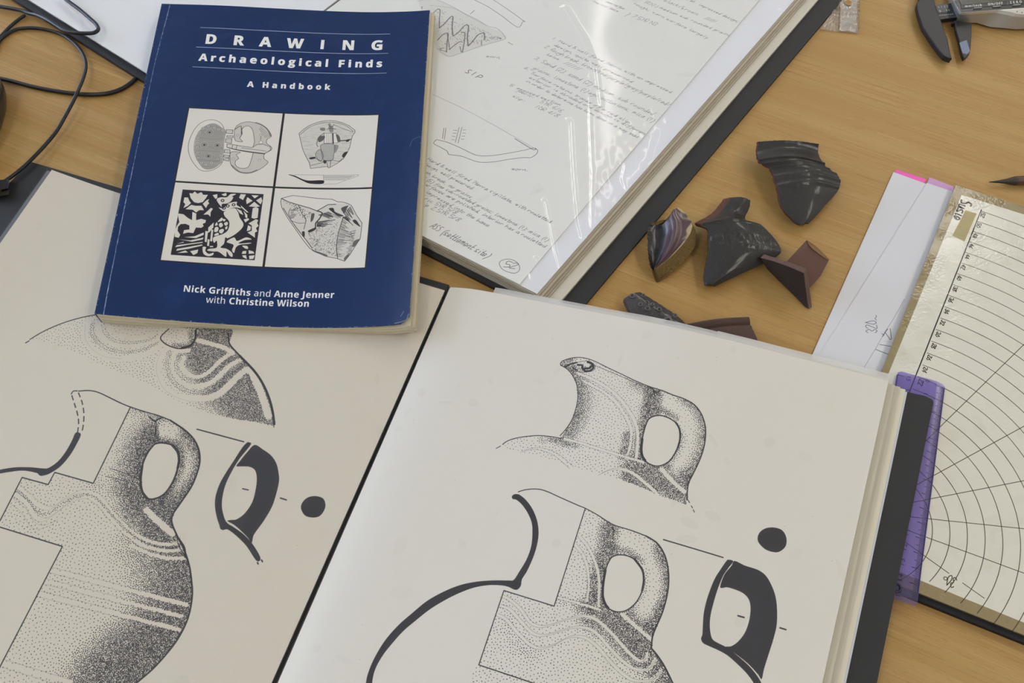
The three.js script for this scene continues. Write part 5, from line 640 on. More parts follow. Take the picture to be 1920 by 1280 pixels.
{
  const L = RU.L * 1000, w = RU.W * 1000, [c, x] = sheetCanvas(w, L, 12, 'rgb(184,172,234)');
  x.fillStyle = 'rgba(200,190,240,0.35)'; x.fillRect(w - 9.5, 0, 9.5, L);
  const mk = 'rgb(34,26,64)', z = 3.2, u = (L - 6.5) / 15.0;
  for (let i = 0; i <= 150; i++) { const y = z + i * u / 10, l = i % 10 === 0 ? 6.2 : i % 5 === 0 ? 5 : 3.6; line(x, [w - l, y, w - 0.3, y], i % 10 ? 0.26 : 0.34, mk); }
  for (let i = 0; i <= 15; i++) { typeset(x, ' ' + i, [w - 10.6, z + i * u + (i > 9 ? 3.4 : 2.4), w - 10.6, z + i * u - (i > 9 ? 3.4 : 2.4)], 3.6, mk, () => false); const y = z + (15 - i) * u; line(x, [0.3, y, 4.6, y], 0.3, mk); typeset(x, ' ' + i, [6.2, y - 2.6, 6.2, y + 2.6], 3.6, mk, () => false); }
  const m = phys({ map: canvasMap(c), transmission: 0.86, thickness: 0, roughness: 0.12, ior: 1.45 });
  const g = thing('ruler', 'transparent purple plastic ruler lying on the chart, half under the black binder cover', 'ruler', [0.25, 0, -0.19]);
  const r = 2.5 / L, cut = (v, a, b) => { const e = Math.min(v, 1 - v) * L, q = e < 2.5 ? (2.5 - Math.sqrt(Math.max(0, 6.25 - (2.5 - e) ** 2))) / w : 0; return [a + q, b - q]; }; void r;
  part(g, 'blade', slab(RU, { nu: 12, nv: 120, thick: 0, edge: cut, rise: (uu) => -0.0012 * smooth(0.75, 1, uu) }), m, 'purple ruler blade with dark graduations');
  part(g, 'rim', mergeGeometries([0, 1].map((e) => slab(RU, { u0: e ? 0.975 : 0, u1: e ? 1 : 0.025, v0: 0.02, v1: 0.98, nu: 2, nv: 60, lift: e ? -0.00122 : -0.0001, thick: e ? 0.0005 : 0.0015 }))), phys({ color: 0x7c68c0, transmission: 0.7, thickness: 0, roughness: 0.2 }), 'darker purple edge');
  const k = [0.2263, -0.1305]; part(g, 'hanging_hole', new THREE.TorusGeometry(0.0026, 0.0007, 8, 20).rotateX(Math.PI / 2).translate(k[0], 0.0079, k[1]), std(0x1a1238, 0.4));
}
{
  const sheet = (S, name, label, tone, paint, o = {}) => {
    let m = std(tone, 0.7);
    if (paint) { const [c, x] = sheetCanvas(S.W * 1000, S.L * 1000, 6, '#d3d3d6'); paint(x); m = std(0xffffff, 0.7, { map: canvasMap(c) }); }
    const g = thing(name, label, 'paper', [0.3, 0, -0.3], 'loose papers beside the chart'); part(g, 'sheet', slab(S, { nu: 12, nv: 12, thick: 0.0002, ...o }), m); return g;
  };
  const pk = [0.293, -0.4475, 0.3142, -0.4378, 0.3098, -0.4329, 0.2245, -0.2912, 0.2084, -0.2947], li = [0.3164, -0.4395, 0.3328, -0.4304, 0.3221, -0.4067, 0.26, -0.2906, 0.2279, -0.2909, 0.3129, -0.4326];
  const g = thing('pink_sheet', 'bright pink paper peeking out at the top under the left white sheet', 'paper', [0.3, 0, -0.4], 'loose papers beside the chart'); part(g, 'sheet', prism(pk, 0.0002, 0.0004), std(0xf065b8, 0.7));
  const g2 = thing('lilac_sheet', 'pale lilac paper peeking out at the top beside the chart corner', 'paper', [0.32, 0, -0.4], 'loose papers beside the chart'); part(g2, 'sheet', prism(li, 0.0006, 0.0008), std(0xc79ac6, 0.7));
  sheet(W1, 'white_sheet', 'plain white sheet lying leftmost of the loose papers by the chart', 0xd2d2d5);
  sheet(W2, 'white_sheet', 'white sheet with pencil marks reading 320, tucked under the chart edge', 0xd9d9d9, (x) => {
    const p = 'rgba(80,80,86,0.8)';
    line(x, [29.3, 175, 29.5, 158, 29.2, 141.5, 29.6, 127.2, 29.1, 109.6], 0.35, 'rgba(110,110,116,0.6)', false); line(x, [29.4, 145.9, 29.4, 141.7, 29.7, 138.5], 0.6, p); line(x, [29.3, 141.8, 34.8, 146.2, 35.2, 145.2, 31, 137.5], 0.5, p, false); line(x, [27.8, 143.9, 29.8, 144.3], 0.5, p);
    line(x, [30.4, 152.9, 33.4, 152.2, 37.4, 151.2], 0.5, p); line(x, [29.7, 157.8, 33.4, 158, 38.1, 158], 0.55, p); line(x, [31.5, 148.7, 36.4, 147.9], 0.25, 'rgba(110,110,116,0.4)');
    hand(x, '320', [25.1, 144.7, 20.2, 134.8], 7, p, 0.5, 0); line(x, [20.3, 134.8, 18.9, 133.8, 19.1, 132, 18.1, 131], 0.45, p);
  }, { thick: 0.0005, lift: 0.0003 });
}

// ---------------------------------------------------------------- pottery sherds
const speckle = (tone, spots, n) => { const [c, x] = sheetCanvas(64, 64, 8, tone); for (let i = 0; i < n; i++) { x.fillStyle = spots[Math.floor(rnd() * spots.length)]; x.beginPath(); x.ellipse(rnd() * 64, rnd() * 64, 0.08 + rnd() * rnd() * 0.7, 0.08 + rnd() * 0.3, rnd() * 3, 0, 7); x.fill(); } const t = canvasMap(c); t.wrapS = t.wrapT = THREE.RepeatWrapping; return t; };
const glazeBlack = phys({ color: 0xffffff, map: speckle('rgb(29,26,24)', ['rgba(66,60,56,0.5)', 'rgba(26,24,24,0.5)', 'rgba(120,112,104,0.25)'], 2500), roughness: 0.45, clearcoat: 0.32, clearcoatRoughness: 0.16, bumpMap: again(GRIT, 2, 2), bumpScale: 0.00028 });
const breakRed = std(0xffffff, 0.95, { map: speckle('rgb(112,70,56)', ['rgba(170,112,90,0.5)', 'rgba(84,50,40,0.5)', 'rgba(190,150,130,0.4)'], 2500), bumpMap: again(GRIT, 3, 3), bumpScale: 0.0012 });
const breakTan = std(0xffffff, 0.95, { map: speckle('rgb(150,122,72)', ['rgba(190,164,110,0.6)', 'rgba(92,70,36,0.7)', 'rgba(70,54,30,0.6)'], 3200), bumpMap: again(GRIT, 3, 3), bumpScale: 0.0016 });
const glazePurple = phys({ color: 0xffffff, roughness: 0.26, vertexColors: true });
const brownClay = std(0xffffff, 0.7, { map: speckle('rgb(98,74,64)', ['rgba(120,94,82,0.5)', 'rgba(64,46,40,0.5)'], 1500), bumpMap: again(GRIT, 3, 3), bumpScale: 0.0005 });
const crInterp = (list, t) => { const n = list.length - 1, f = t * n, i = Math.min(n - 1, Math.floor(f)), s = f - i, a = list[Math.max(0, i - 1)], b = list[i], c = list[i + 1], d = list[Math.min(n, i + 2)]; const o = new THREE.Vector3(); for (const k of ['x', 'y', 'z']) o[k] = 0.5 * ((2 * b[k]) + (-a[k] + c[k]) * s + (2 * a[k] - 5 * b[k] + 4 * c[k] - d[k]) * s * s + (-a[k] + 3 * b[k] - 3 * c[k] + d[k]) * s ** 3); return o; };
// a curved fragment: left and right edge points row by row, a relief function, and how the broken wall falls away
function sherd(name, label, L, R, { relief = () => 0, bow = 0, rag = 0.0004, thick = 0.006, shift = [0, 0, 0, 0], mat, edgeMat, backMat, color, M = 110, N = 60, group = 'pottery sherds on the table' }) {
  L = triples(L); R = triples(R);
  const pos = [], uv = [], col = [], idx = [], P = [];
  let k = seed * 0.013 % 50;
  for (let j = 0; j <= M; j++) {
    const t = j / M, a = crInterp(L, t), b = crInterp(R, t), dir = b.clone().sub(a).setY(0).normalize(), alongT = crInterp(L, Math.min(1, t + 0.02)).sub(crInterp(L, Math.max(0, t - 0.02))).setY(0).normalize();
    const ja = rag * nz(t * 34, k), jb = rag * nz(t * 34, k + 7);
    for (let i = 0; i <= N; i++) {
      const s = i / N, p = a.clone().lerp(b, s).addScaledVector(dir, ja * (1 - s) ** 8 + jb * s ** 8);
      p.addScaledVector(alongT, -bow * 4 * s * (1 - s) * (1 - t) + (j === 0 || j === M ? rag * 0.8 * nz(s * 26, k + j) : 0));
      p.y += relief(s, t) + 0.00008 * nz(s * 14, t * 14, k);
      pos.push(p.x, p.y, p.z); uv.push(s * 0.9, t * 0.9); P.push(p);
      if (color) col.push(...color(s, t));
    }
  }
  const w = N + 1, q = (a, b, c, d) => idx.push(a, b, c, a, c, d);
  for (let j = 0; j < M; j++) for (let i = 0; i < N; i++) { const a = j * w + i; q(a, a + w, a + w + 1, a + 1); }
  const face = geom(pos, idx, uv); if (color) face.setAttribute('color', new THREE.Float32BufferAttribute(col, 3));
  const ring = []; for (let i = 0; i < N; i++) ring.push(P[i]); for (let j = 0; j < M; j++) ring.push(P[j * w + N]); for (let i = N; i > 0; i--) ring.push(P[M * w + i]); for (let j = M; j > 0; j--) ring.push(P[j * w]);
  const c = ring.reduce((a, b) => a.add(b), new THREE.Vector3()).multiplyScalar(1 / ring.length);
  const drop = (p) => new THREE.Vector3(c.x + (p.x - c.x) * (1 + shift[2]) + (typeof shift[0] === 'function' ? shift[0](p, c) : shift[0]), Math.max(0.0003, p.y - thick), c.z + (p.z - c.z) * (1 + shift[3]) + shift[1]);
  const ep = [], ei = [], eu = [], S = 5, n = ring.length; let run = 0;
  for (let i = 0; i <= n; i++) { const p = ring[i % n], d = drop(p); if (i) run += ring[i % n].distanceTo(ring[i - 1]); for (let m = 0; m <= S; m++) { const g = p.clone().lerp(d, m / S); if (m && m < S) { const out = p.clone().sub(c).setY(0).normalize(); g.addScaledVector(out, 0.0005 * nz(i * 0.35 % 60, m * 1.7, k)); } ep.push(g.x, g.y, g.z); eu.push(run * 16, m / S * thick * 16); } }
  for (let i = 0; i < n; i++) for (let m = 0; m < S; m++) { const a = i * (S + 1) + m; ei.push(a, a + S + 1, a + S + 2, a, a + S + 2, a + 1); }
  const bp = [], bi = []; P.forEach((p) => { const d = drop(p); bp.push(d.x, d.y, d.z); });
  for (let j = 0; j < M; j++) for (let i = 0; i < N; i++) { const a = j * w + i; bi.push(a, a + 1, a + w + 1, a, a + w + 1, a + w); }
  const g = thing(name, label, 'sherd', [c.x, 0, c.z], group);
  part(g, 'outer_face', face, mat); part(g, 'broken_edge', geom(ep, ei, eu), edgeMat); part(g, 'inner_face', geom(bp, bi, uv), backMat || edgeMat);
  return g;
}
const ridge = (t, at, w) => Math.exp(-((t - at) ** 2) / (w * w));
sherd('pottery_sherd', 'large black glazed rim sherd with ribbed body, farthest from the front binder',
  [0.1863, 0.017, -0.4614, 0.1853, 0.017, -0.4546, 0.1843, 0.0175, -0.4455, 0.1849, 0.018, -0.4404, 0.1922, 0.0165, -0.4353, 0.1946, 0.015, -0.4257, 0.1961, 0.013, -0.415, 0.1982, 0.01, -0.4052, 0.2053, 0.0075, -0.3958, 0.2099, 0.0065, -0.3924], [0.2323, 0.015, -0.4604, 0.232, 0.014, -0.455, 0.2331, 0.014, -0.4451, 0.2353, 0.013, -0.44, 0.2427, 0.011, -0.4345, 0.2444, 0.0095, -0.4272, 0.2398, 0.0085, -0.4188, 0.232, 0.0075, -0.4105, 0.2241, 0.0065, -0.4016, 0.2162, 0.0062, -0.3937],
  { bow: 0.0012, thick: 0.0062, shift: [0.0008, -0.0045, 0.0, 0.0], mat: glazeBlack, edgeMat: breakRed, relief: (s, t) => 0.0055 * Math.sin(Math.PI * s) * (0.3 + 0.7 * Math.sin(Math.PI * t)) - 0.003 * ridge(t + 0.02 * Math.sin(Math.PI * s), 0.12, 0.09) + 0.0019 * ridge(t, 0.275, 0.018) + 0.0006 * ridge(t, 0.0, 0.03) + 0.0010 * ridge(t, 0.36, 0.015) + 0.0009 * ridge(t, 0.43, 0.015) + 0.0012 * ridge(t, 0.52, 0.016) + 0.0013 * ridge(t, 0.6, 0.015), backMat: breakRed });
sherd('pottery_sherd', 'black glazed shoulder sherd with a narrow neck and red broken edge, middle of the group',
  [0.16, 0.015, -0.4104, 0.1539, 0.015, -0.4029, 0.1462, 0.0155, -0.3956, 0.136, 0.016, -0.3871, 0.14, 0.0165, -0.3818, 0.1394, 0.015, -0.3713, 0.1383, 0.013, -0.3626, 0.137, 0.01, -0.356, 0.1356, 0.0075, -0.349, 0.1355, 0.0065, -0.3415], [0.1745, 0.014, -0.4094, 0.1732, 0.0135, -0.4038, 0.1697, 0.014, -0.3968, 0.1707, 0.015, -0.3905, 0.1806, 0.013, -0.387, 0.1879, 0.011, -0.3783, 0.1923, 0.009, -0.3701, 0.1903, 0.0088, -0.3656, 0.1812, 0.0082, -0.36, 0.1741, 0.0078, -0.3564, 0.1606, 0.007, -0.3501, 0.1419, 0.0064, -0.3408],
  { bow: 0.0006, thick: 0.0062, shift: [(p, q) => mix(0.0012, -0.0036, smooth(q.z - 0.004, q.z - 0.012, p.z)), -0.0045, 0.0, 0], mat: glazeBlack, edgeMat: breakRed, backMat: breakRed, relief: (s, t) => 0.0055 * Math.sin(Math.PI * s) * (0.45 + 0.55 * Math.sin(Math.PI * t)) - 0.003 * ridge(t, 0.17, 0.1) + 0.0014 * ridge(t, 0.335, 0.02) + 0.0007 * ridge(t + 0.02 * s, 0.52, 0.02) * nz(s * 18, 3) * 2 + 0.0008 * ridge(t, 0.58, 0.03) * Math.abs(nz(s * 12, 9)) * 2 });
sherd('pottery_sherd', 'purple and black glazed sherd with thick tan broken edge, leftmost beside the rear binder',
  [0.1098, 0.013, -0.3938, 0.1004, 0.0125, -0.3901, 0.098, 0.012, -0.3855, 0.0973, 0.012, -0.3793, 0.097, 0.012, -0.372, 0.0968, 0.0115, -0.3652, 0.0972, 0.011, -0.3601, 0.098, 0.0105, -0.3554, 0.0992, 0.01, -0.3533], [0.1211, 0.016, -0.4023, 0.1253, 0.017, -0.3962, 0.1287, 0.017, -0.3896, 0.1289, 0.017, -0.3841, 0.1259, 0.017, -0.3768, 0.122, 0.0165, -0.3712, 0.1166, 0.0155, -0.365, 0.1093, 0.0135, -0.3584, 0.1013, 0.0105, -0.3533],
  { thick: 0.0098, shift: [0.0042, 0.0042, 0.03, 0.02], mat: glazePurple, edgeMat: breakTan, backMat: breakTan, relief: (s, t) => -0.0035 * Math.sin(Math.PI * clamp(s / 0.55, 0, 1)) + 0.0028 * ridge(s, 0.62, 0.12) + 0.0012 * ridge(s, 0.8, 0.1) * Math.cos(t * 5),
    color: (s, t) => { const p = smooth(0.38, 0.5, s + 0.05 * nz(s * 3, t * 6)), m = 0.5 + 0.5 * nz(s * 22 + t * 4, t * 4), tan = smooth(0.9, 1.0, s + 0.12 * nz(s * 6, t * 13)); const a = [mix(0.014, mix(0.075, 0.125, m), p), mix(0.014, mix(0.046, 0.075, m), p), mix(0.016, mix(0.057, 0.082, m), p)]; return [mix(a[0], 0.42, tan * p), mix(a[1], 0.32, tan * p), mix(a[2], 0.18, tan * p)]; } });
{
  const g = sherd('pottery_sherd', 'dark metallic sherd with stamped rings, half under the front binder sleeve',
    [0.0779, 0.0085, -0.3305, 0.0796, 0.0085, -0.3256, 0.0823, 0.0085, -0.3196, 0.0886, 0.008, -0.3151, 0.0978, 0.008, -0.3102, 0.1077, 0.008, -0.3055, 0.117, 0.0075, -0.3026], [0.0896, 0.008, -0.3359, 0.0929, 0.008, -0.3335, 0.0993, 0.008, -0.3285, 0.1048, 0.008, -0.3241, 0.1103, 0.0076, -0.3199, 0.1164, 0.0072, -0.3144, 0.1204, 0.007, -0.3091],
    { thick: 0.0058, mat: phys({ color: 0x3c3838, roughness: 0.45, metalness: 0.25, clearcoat: 0.6, clearcoatRoughness: 0.2, bumpMap: again(CRINKLE, 2, 3), bumpScale: 0.0007 }), edgeMat: std(0x54463c, 0.85), relief: (s) => 0.0022 * Math.sin(Math.PI * s), backMat: std(0x54463c, 0.85) });
  for (const [x, z, r] of [[390, 215, 4.2], [505, 222, 3.8], [583, 345, 8], [440, 172, 3.2], [386, 150, 3.2], [240, 86, 4.5], [320, 175, 3.6], [350, 80, 3], [660, 285, 3.6]].map(([X, Y, r]) => { const f = [0.0671, -0.3384, 0.1367, -0.3378, 0.0649, -0.2989], u = X / 1000, v = Y / 500; return [f[0] + (f[2] - f[0]) * u + (f[4] - f[0]) * v, f[1] + (f[3] - f[1]) * u + (f[5] - f[1]) * v, r / 2900]; }))
    part(g, 'stamped_ring', new THREE.TorusGeometry(r, r * 0.34, 8, 18).rotateX(Math.PI / 2).translate(x, 0.0105, z), phys({ color: 0x5a575c, roughness: 0.28, metalness: 0.4, clearcoat: 0.6 }));
}
sherd('pottery_sherd', 'plain brown rim sherd with a grooved lip, poking out from under the front binder',
  [0.1192, 0.01, -0.3088, 0.1252, 0.01, -0.307, 0.1321, 0.01, -0.3051, 0.139, 0.01, -0.3026, 0.1448, 0.0095, -0.2997, 0.1491, 0.009, -0.2953], [0.1616, 0.0105, -0.3136, 0.1622, 0.0105, -0.311, 0.1627, 0.01, -0.3084, 0.1637, 0.0095, -0.3046, 0.1652, 0.009, -0.3002, 0.1665, 0.0085, -0.2958],
  { bow: 0.0012, thick: 0.006, mat: brownClay, edgeMat: std(0x5a4238, 0.9), backMat: std(0x5a4238, 0.9), relief: (s, t) => 0.001 * ridge(t, 0.08, 0.12) - 0.0016 * ridge(t, 0.37, 0.06) + 0.0015 * Math.sin(Math.PI * s) });
{
  // foot fragment: a triangular flange with a stub of wall behind it
  const g = thing('pottery_sherd', 'reddish brown handle sherd with a dark triangular face and stub behind, rightmost of the sherds', 'sherd', [0.28, 0, -0.36], 'pottery sherds on the table');
  const front = triples([0.1748, 0.015, -0.359, 0.1815, 0.018, -0.3545, 0.1914, 0.022, -0.3468, 0.1995, 0.025, -0.3397, 0.203, 0.014, -0.3366, 0.2063, 0.0035, -0.3299, 0.2072, 0.0012, -0.3252, 0.2047, 0.001, -0.3276, 0.1974, 0.001, -0.338, 0.1892, 0.002, -0.348, 0.1808, 0.006, -0.3556]), back = triples([0.1779, 0.014, -0.3626, 0.1839, 0.0175, -0.3575, 0.1937, 0.022, -0.3498, 0.202, 0.025, -0.3436, 0.2057, 0.014, -0.3387, 0.2088, 0.004, -0.3307, 0.2095, 0.0012, -0.3267, 0.2074, 0.0006, -0.3295, 0.2016, 0.0006, -0.3399, 0.1945, 0.001, -0.3502, 0.1854, 0.004, -0.3585]);
  const rough = (geo, amp) => { const p = geo.attributes.position; for (let i = 0; i < p.count; i++) p.setXYZ(i, p.getX(i) + amp * nz(p.getX(i) * 900, p.getZ(i) * 900, 1), p.getY(i) + amp * nz(p.getX(i) * 900, p.getZ(i) * 900, 5) * (p.getY(i) > 0.003 ? 1 : 0), p.getZ(i)); geo.computeVertexNormals(); return geo; };
  const pinkBrown = std(0xffffff, 0.85, { map: speckle('rgb(118,92,82)', ['rgba(170,140,126,0.5)', 'rgba(90,62,54,0.5)'], 1800), bumpMap: again(GRIT, 3, 3), bumpScale: 0.001 });
  const ringSolid = (a, b) => { const pos = [], idx = [], uv = [], n = a.length; for (let i = 0; i < n; i++) { const j = (i + 1) % n, k = pos.length / 3; for (const p of [a[i], a[j], b[j], b[i]]) { pos.push(p.x, p.y, p.z); uv.push(p.x * 16, p.z * 16 + p.y * 16); } idx.push(k, k + 1, k + 2, k, k + 2, k + 3); } return geom(pos, idx, uv); };
  const fan = (a, flip) => { const pos = [], idx = [], uv = [], c = a.reduce((s, p) => s.add(p), new THREE.Vector3()).multiplyScalar(1 / a.length); for (const p of [c, ...a]) { pos.push(p.x, p.y, p.z); uv.push(p.x * 12, p.z * 12 + p.y * 12); } for (let i = 0; i < a.length; i++) { const j = (i + 1) % a.length; flip ? idx.push(0, j + 1, i + 1) : idx.push(0, i + 1, j + 1); } return geom(pos, idx, uv); };
  part(g, 'dark_face', fan(front, true), std(0xffffff, 0.75, { map: speckle('rgb(50,40,36)', ['rgba(70,56,50,0.5)', 'rgba(34,28,28,0.5)'], 1200), side: THREE.DoubleSide }), 'dark slipped triangular face');
  part(g, 'broken_edge', mergeGeometries([ringSolid(front, back), fan(back, false)]), new THREE.MeshStandardMaterial({ ...{}, color: 0xffffff, map: pinkBrown.map, roughness: 0.9, side: THREE.DoubleSide, bumpMap: pinkBrown.bumpMap, bumpScale: 0.001 }));
  const sub = triples([0.1909, 0.02, -0.3525, 0.1983, 0.02, -0.3582, 0.2024, 0.0205, -0.362, 0.2046, 0.022, -0.3663, 0.2082, 0.0201, -0.3659, 0.2244, 0.0096, -0.3601, 0.218, 0.006, -0.3494, 0.2095, 0.0044, -0.3402, 0.2068, 0.0119, -0.351, 0.2066, 0.0226, -0.3685, 0.2105, 0.021, -0.3669, 0.2137, 0.0188, -0.3658, 0.2191, 0.0148, -0.3632, 0.2244, 0.0106, -0.36, 0.2199, 0.0006, -0.3603, 0.2145, 0.0006, -0.3684, 0.2121, 0.0006, -0.347, 0.2019, 0.004, -0.3606, 0.2187, 0.003, -0.3719, 0.2247, 0.0008, -0.3636]);
  part(g, 'broken_end', fan(triples([0.2067, 0.0232, -0.3674, 0.2101, 0.0219, -0.3662, 0.2134, 0.0197, -0.365, 0.2188, 0.0157, -0.3625, 0.2239, 0.0115, -0.3594, 0.2239, 0.0107, -0.3593, 0.2231, 0.0111, -0.3591, 0.2156, 0.0163, -0.3612, 0.2102, 0.0199, -0.3632, 0.2081, 0.0213, -0.3649]), true), new THREE.MeshStandardMaterial({ color: 0x9a7a55, roughness: 0.95, side: THREE.DoubleSide, bumpMap: again(GRIT, 3, 3), bumpScale: 0.001 }), 'tan broken end');
  part(g, 'wall_stub', rough(new ConvexGeometry(sub), 0.0002), std(0x664a40, 0.8, { bumpMap: again(GRIT, 2, 2), bumpScale: 0.0004 }), 'red brown stub of vessel wall');
}

// ---------------------------------------------------------------- digital caliper
{
  const g = thing('digital_caliper', 'digital caliper with black jaws and silver display head at the top right corner', 'caliper', [0.38, 0, -0.6]);
  const black = std(0x1b1c1f, 0.45, { bumpMap: again(GRIT, 2, 2), bumpScale: 0.0001 });
  const rim = (flat, h0, h1, ch) => prism(flat, h0, h1, ch);
  part(g, 'fixed_jaw', rim([0.3441, -0.6189, 0.3421, -0.6169, 0.3412, -0.6138, 0.3409, -0.6099, 0.3406, -0.6021, 0.3411, -0.589, 0.3444, -0.5755, 0.3482, -0.5631, 0.3507, -0.5568, 0.3533, -0.5545, 0.3562, -0.553, 0.3566, -0.5619, 0.3578, -0.5738, 0.3581, -0.5756, 0.3578, -0.5828, 0.3574, -0.6007, 0.3564, -0.6097, 0.3574, -0.6199, 0.3613, -0.6342, 0.3639, -0.6537, 0.3605, -0.662, 0.3547, -0.6538, 0.3494, -0.6343], 0.003, 0.008, 0.0006), black, 'black fixed jaw');
  part(g, 'jaw_tip', rim([0.36, -0.5787, 0.3548, -0.575, 0.355, -0.565, 0.3564, -0.5583, 0.3584, -0.5558, 0.3588, -0.5649], 0.0028, 0.0055, 0.0008), std(0x17181a, 0.35), 'bevelled black tip');
  part(g, 'beam', rim([0.3553, -0.6139, 0.3636, -0.6158, 0.3808, -0.6179, 0.4977, -0.6341, 0.4927, -0.6174, 0.3711, -0.5999, 0.359, -0.598, 0.356, -0.5972], 0.0036, 0.0074, 0.0003), std(0x1b1c20, 0.45), 'black measuring beam');
  const marks = []; const bm = [0.3579, -0.6031, 0.37, -0.6048, 0.357, -0.6016, 0.369, -0.603];
  for (let i = 0; i <= 12; i++) { const t = i / 12, X = mix(bm[0], bm[2], t), Z = mix(bm[1], bm[3], t), X2 = mix(bm[4], bm[6], t), Z2 = mix(bm[5], bm[7], t), q = i % 5 ? 1 : 1.5; marks.push(box(-0.00012, 0.00012, 0, 0.00012, -0.0005, 0.0005 * q).rotateY(-0.1).translate((X + X2) / 2, 0.0074, (Z + Z2) / 2)); }
  part(g, 'scale_marks', mergeGeometries(marks), std(0xc9c9c6, 0.6), 'white scale marks');
  const print = (rows, flat, wmm, hmm, bg, name, lift, mat = {}) => {             // flat: TL TR BL BR of a printed panel
    const [c, x] = sheetCanvas(wmm, hmm, 24, bg); rows(x); const t = canvasMap(c);
    const S = { TL: [flat[0], flat[1]], TR: [flat[2], flat[3]], BL: [flat[4], flat[5]], BR: [flat[6], flat[7]], W: 1, L: 1, hT: [[0, lift], [1, lift]], hB: [[0, lift], [1, lift]] };
    part(g, name, slab(S, { nu: 2, nv: 2, thick: 0.0003 }), std(0xffffff, 0.35, { map: t, ...mat }));
  };
  print((x) => { typeset(x, '1 1 2 2', [1.2, 2.2, 8.2, 2.2], 1.8, '#d0d0cc', () => false); typeset(x, '0   10', [1.2, 5.0, 8.4, 5.0], 1.9, '#d0d0cc', () => false); }, [0.3571, -0.6139, 0.369, -0.6156, 0.3574, -0.605, 0.3691, -0.6067], 9.5, 5.6, '#1b1c20', 'scale_numbers', 7.6);
  const silver = std(0xb4b2ac, 0.42, { metalness: 0.7 }), top = triples([0.3688, 0.015, -0.6127, 0.3695, 0.015, -0.6057, 0.3703, 0.015, -0.5995, 0.3713, 0.015, -0.597, 0.3761, 0.015, -0.5973, 0.4041, 0.015, -0.5999, 0.4113, 0.015, -0.5979, 0.4162, 0.015, -0.5955, 0.4225, 0.015, -0.5947, 0.4551, 0.015, -0.5977, 0.4684, 0.015, -0.6442, 0.3784, 0.015, -0.6452]), low = triples([0.3717, 0.003, -0.6253, 0.3716, 0.003, -0.615, 0.3718, 0.003, -0.6072, 0.3731, 0.003, -0.5994, 0.3758, 0.003, -0.5982, 0.3892, 0.003, -0.5984, 0.4005, 0.0025, -0.5938, 0.4102, 0.0025, -0.5926, 0.4209, 0.0025, -0.5909, 0.4604, 0.0025, -0.5935, 0.4758, 0.003, -0.6484, 0.3787, 0.003, -0.6495]);
  const mid = top.map((p, i) => p.clone().lerp(low[i], 0.2).setY(0.0125)), c0 = top.map((p) => p.clone().setY(0.0155));
  part(g, 'display_head', mergeGeometries([loft(mid, low, true)]), silver, 'silver plastic display head'); void c0;
  part(g, 'head_rim', loft(top, mid), std(0xcfcdc8, 0.35, { metalness: 0.35 }), 'bright silver rim');
  part(g, 'bezel', loft(triples([0.3692, 0.0156, -0.6112, 0.3701, 0.0156, -0.6046, 0.3709, 0.0156, -0.5992, 0.3717, 0.0156, -0.5974, 0.4006, 0.0156, -0.6002, 0.4243, 0.0156, -0.6024, 0.4571, 0.0156, -0.6055, 0.467, 0.0156, -0.6403, 0.3784, 0.0156, -0.6413]), triples([0.3696, 0.0149, -0.612, 0.3706, 0.0149, -0.6054, 0.3714, 0.0149, -0.6, 0.3722, 0.0149, -0.5982, 0.4011, 0.0149, -0.6009, 0.4248, 0.0149, -0.6032, 0.4576, 0.0149, -0.6063, 0.4676, 0.0149, -0.6411, 0.3789, 0.0149, -0.6421])), std(0x141518, 0.3), 'black bezel round the screen');
  print((x) => { typeset(x, 'mm/inch', [2.2, 1.9, 12.6, 1.9], 2.1, '#c8c8c4', () => true); typeset(x, 'ON/OFF', [16.2, 1.9, 25.4, 1.9], 2.2, '#c8c8c4', () => true); typeset(x, 'ZERO', [29.6, 1.9, 37, 1.9], 2.2, '#c8c8c4', () => true); line(x, [27.6, 3.9, 28.6, 0.2], 0.25, '#8a8a88'); }, [0.3727, -0.605, 0.425, -0.6104, 0.3722, -0.6009, 0.4245, -0.606], 37.5, 2.6, '#141518', 'button_labels', 15.9);
  part(g, 'screen', loft(triples([0.3724, 0.0159, -0.6124, 0.3733, 0.0159, -0.6048, 0.4262, 0.0159, -0.6101, 0.4534, 0.0159, -0.6127, 0.4582, 0.0159, -0.6296, 0.3769, 0.0159, -0.6305]), triples([0.3726, 0.0155, -0.6129, 0.3736, 0.0155, -0.6052, 0.4265, 0.0155, -0.6105, 0.4538, 0.0155, -0.6132, 0.4585, 0.0155, -0.63, 0.3771, 0.0155, -0.631])), std(0x282c1e, 0.3), 'dull green display screen');
  for (const f of [[0.3817, -0.6002, 0.389, -0.6009, 0.3891, -0.602, 0.3826, -0.6015], [0.3977, -0.6017, 0.4051, -0.6024, 0.4051, -0.6035, 0.3987, -0.603], [0.4146, -0.6032, 0.4219, -0.6039, 0.4219, -0.6052, 0.4161, -0.6046]]) part(g, 'button', prism(f, 0.0155, 0.0166, 0.0002), std(0x85878c, 0.45), 'grey button');
  part(g, 'thumb_grip', loft(triples([0.408, 0.0152, -0.5982, 0.4121, 0.0152, -0.5971, 0.416, 0.0152, -0.5953, 0.4223, 0.0152, -0.5942, 0.4241, 0.0152, -0.601, 0.4084, 0.0152, -0.5996]), triples([0.4085, 0.0146, -0.5991, 0.4126, 0.0146, -0.5981, 0.4166, 0.0146, -0.5963, 0.4228, 0.0146, -0.5952, 0.4245, 0.0146, -0.6016, 0.4088, 0.0146, -0.6003])), std(0xc4c0b4, 0.5), 'pale thumb grip');
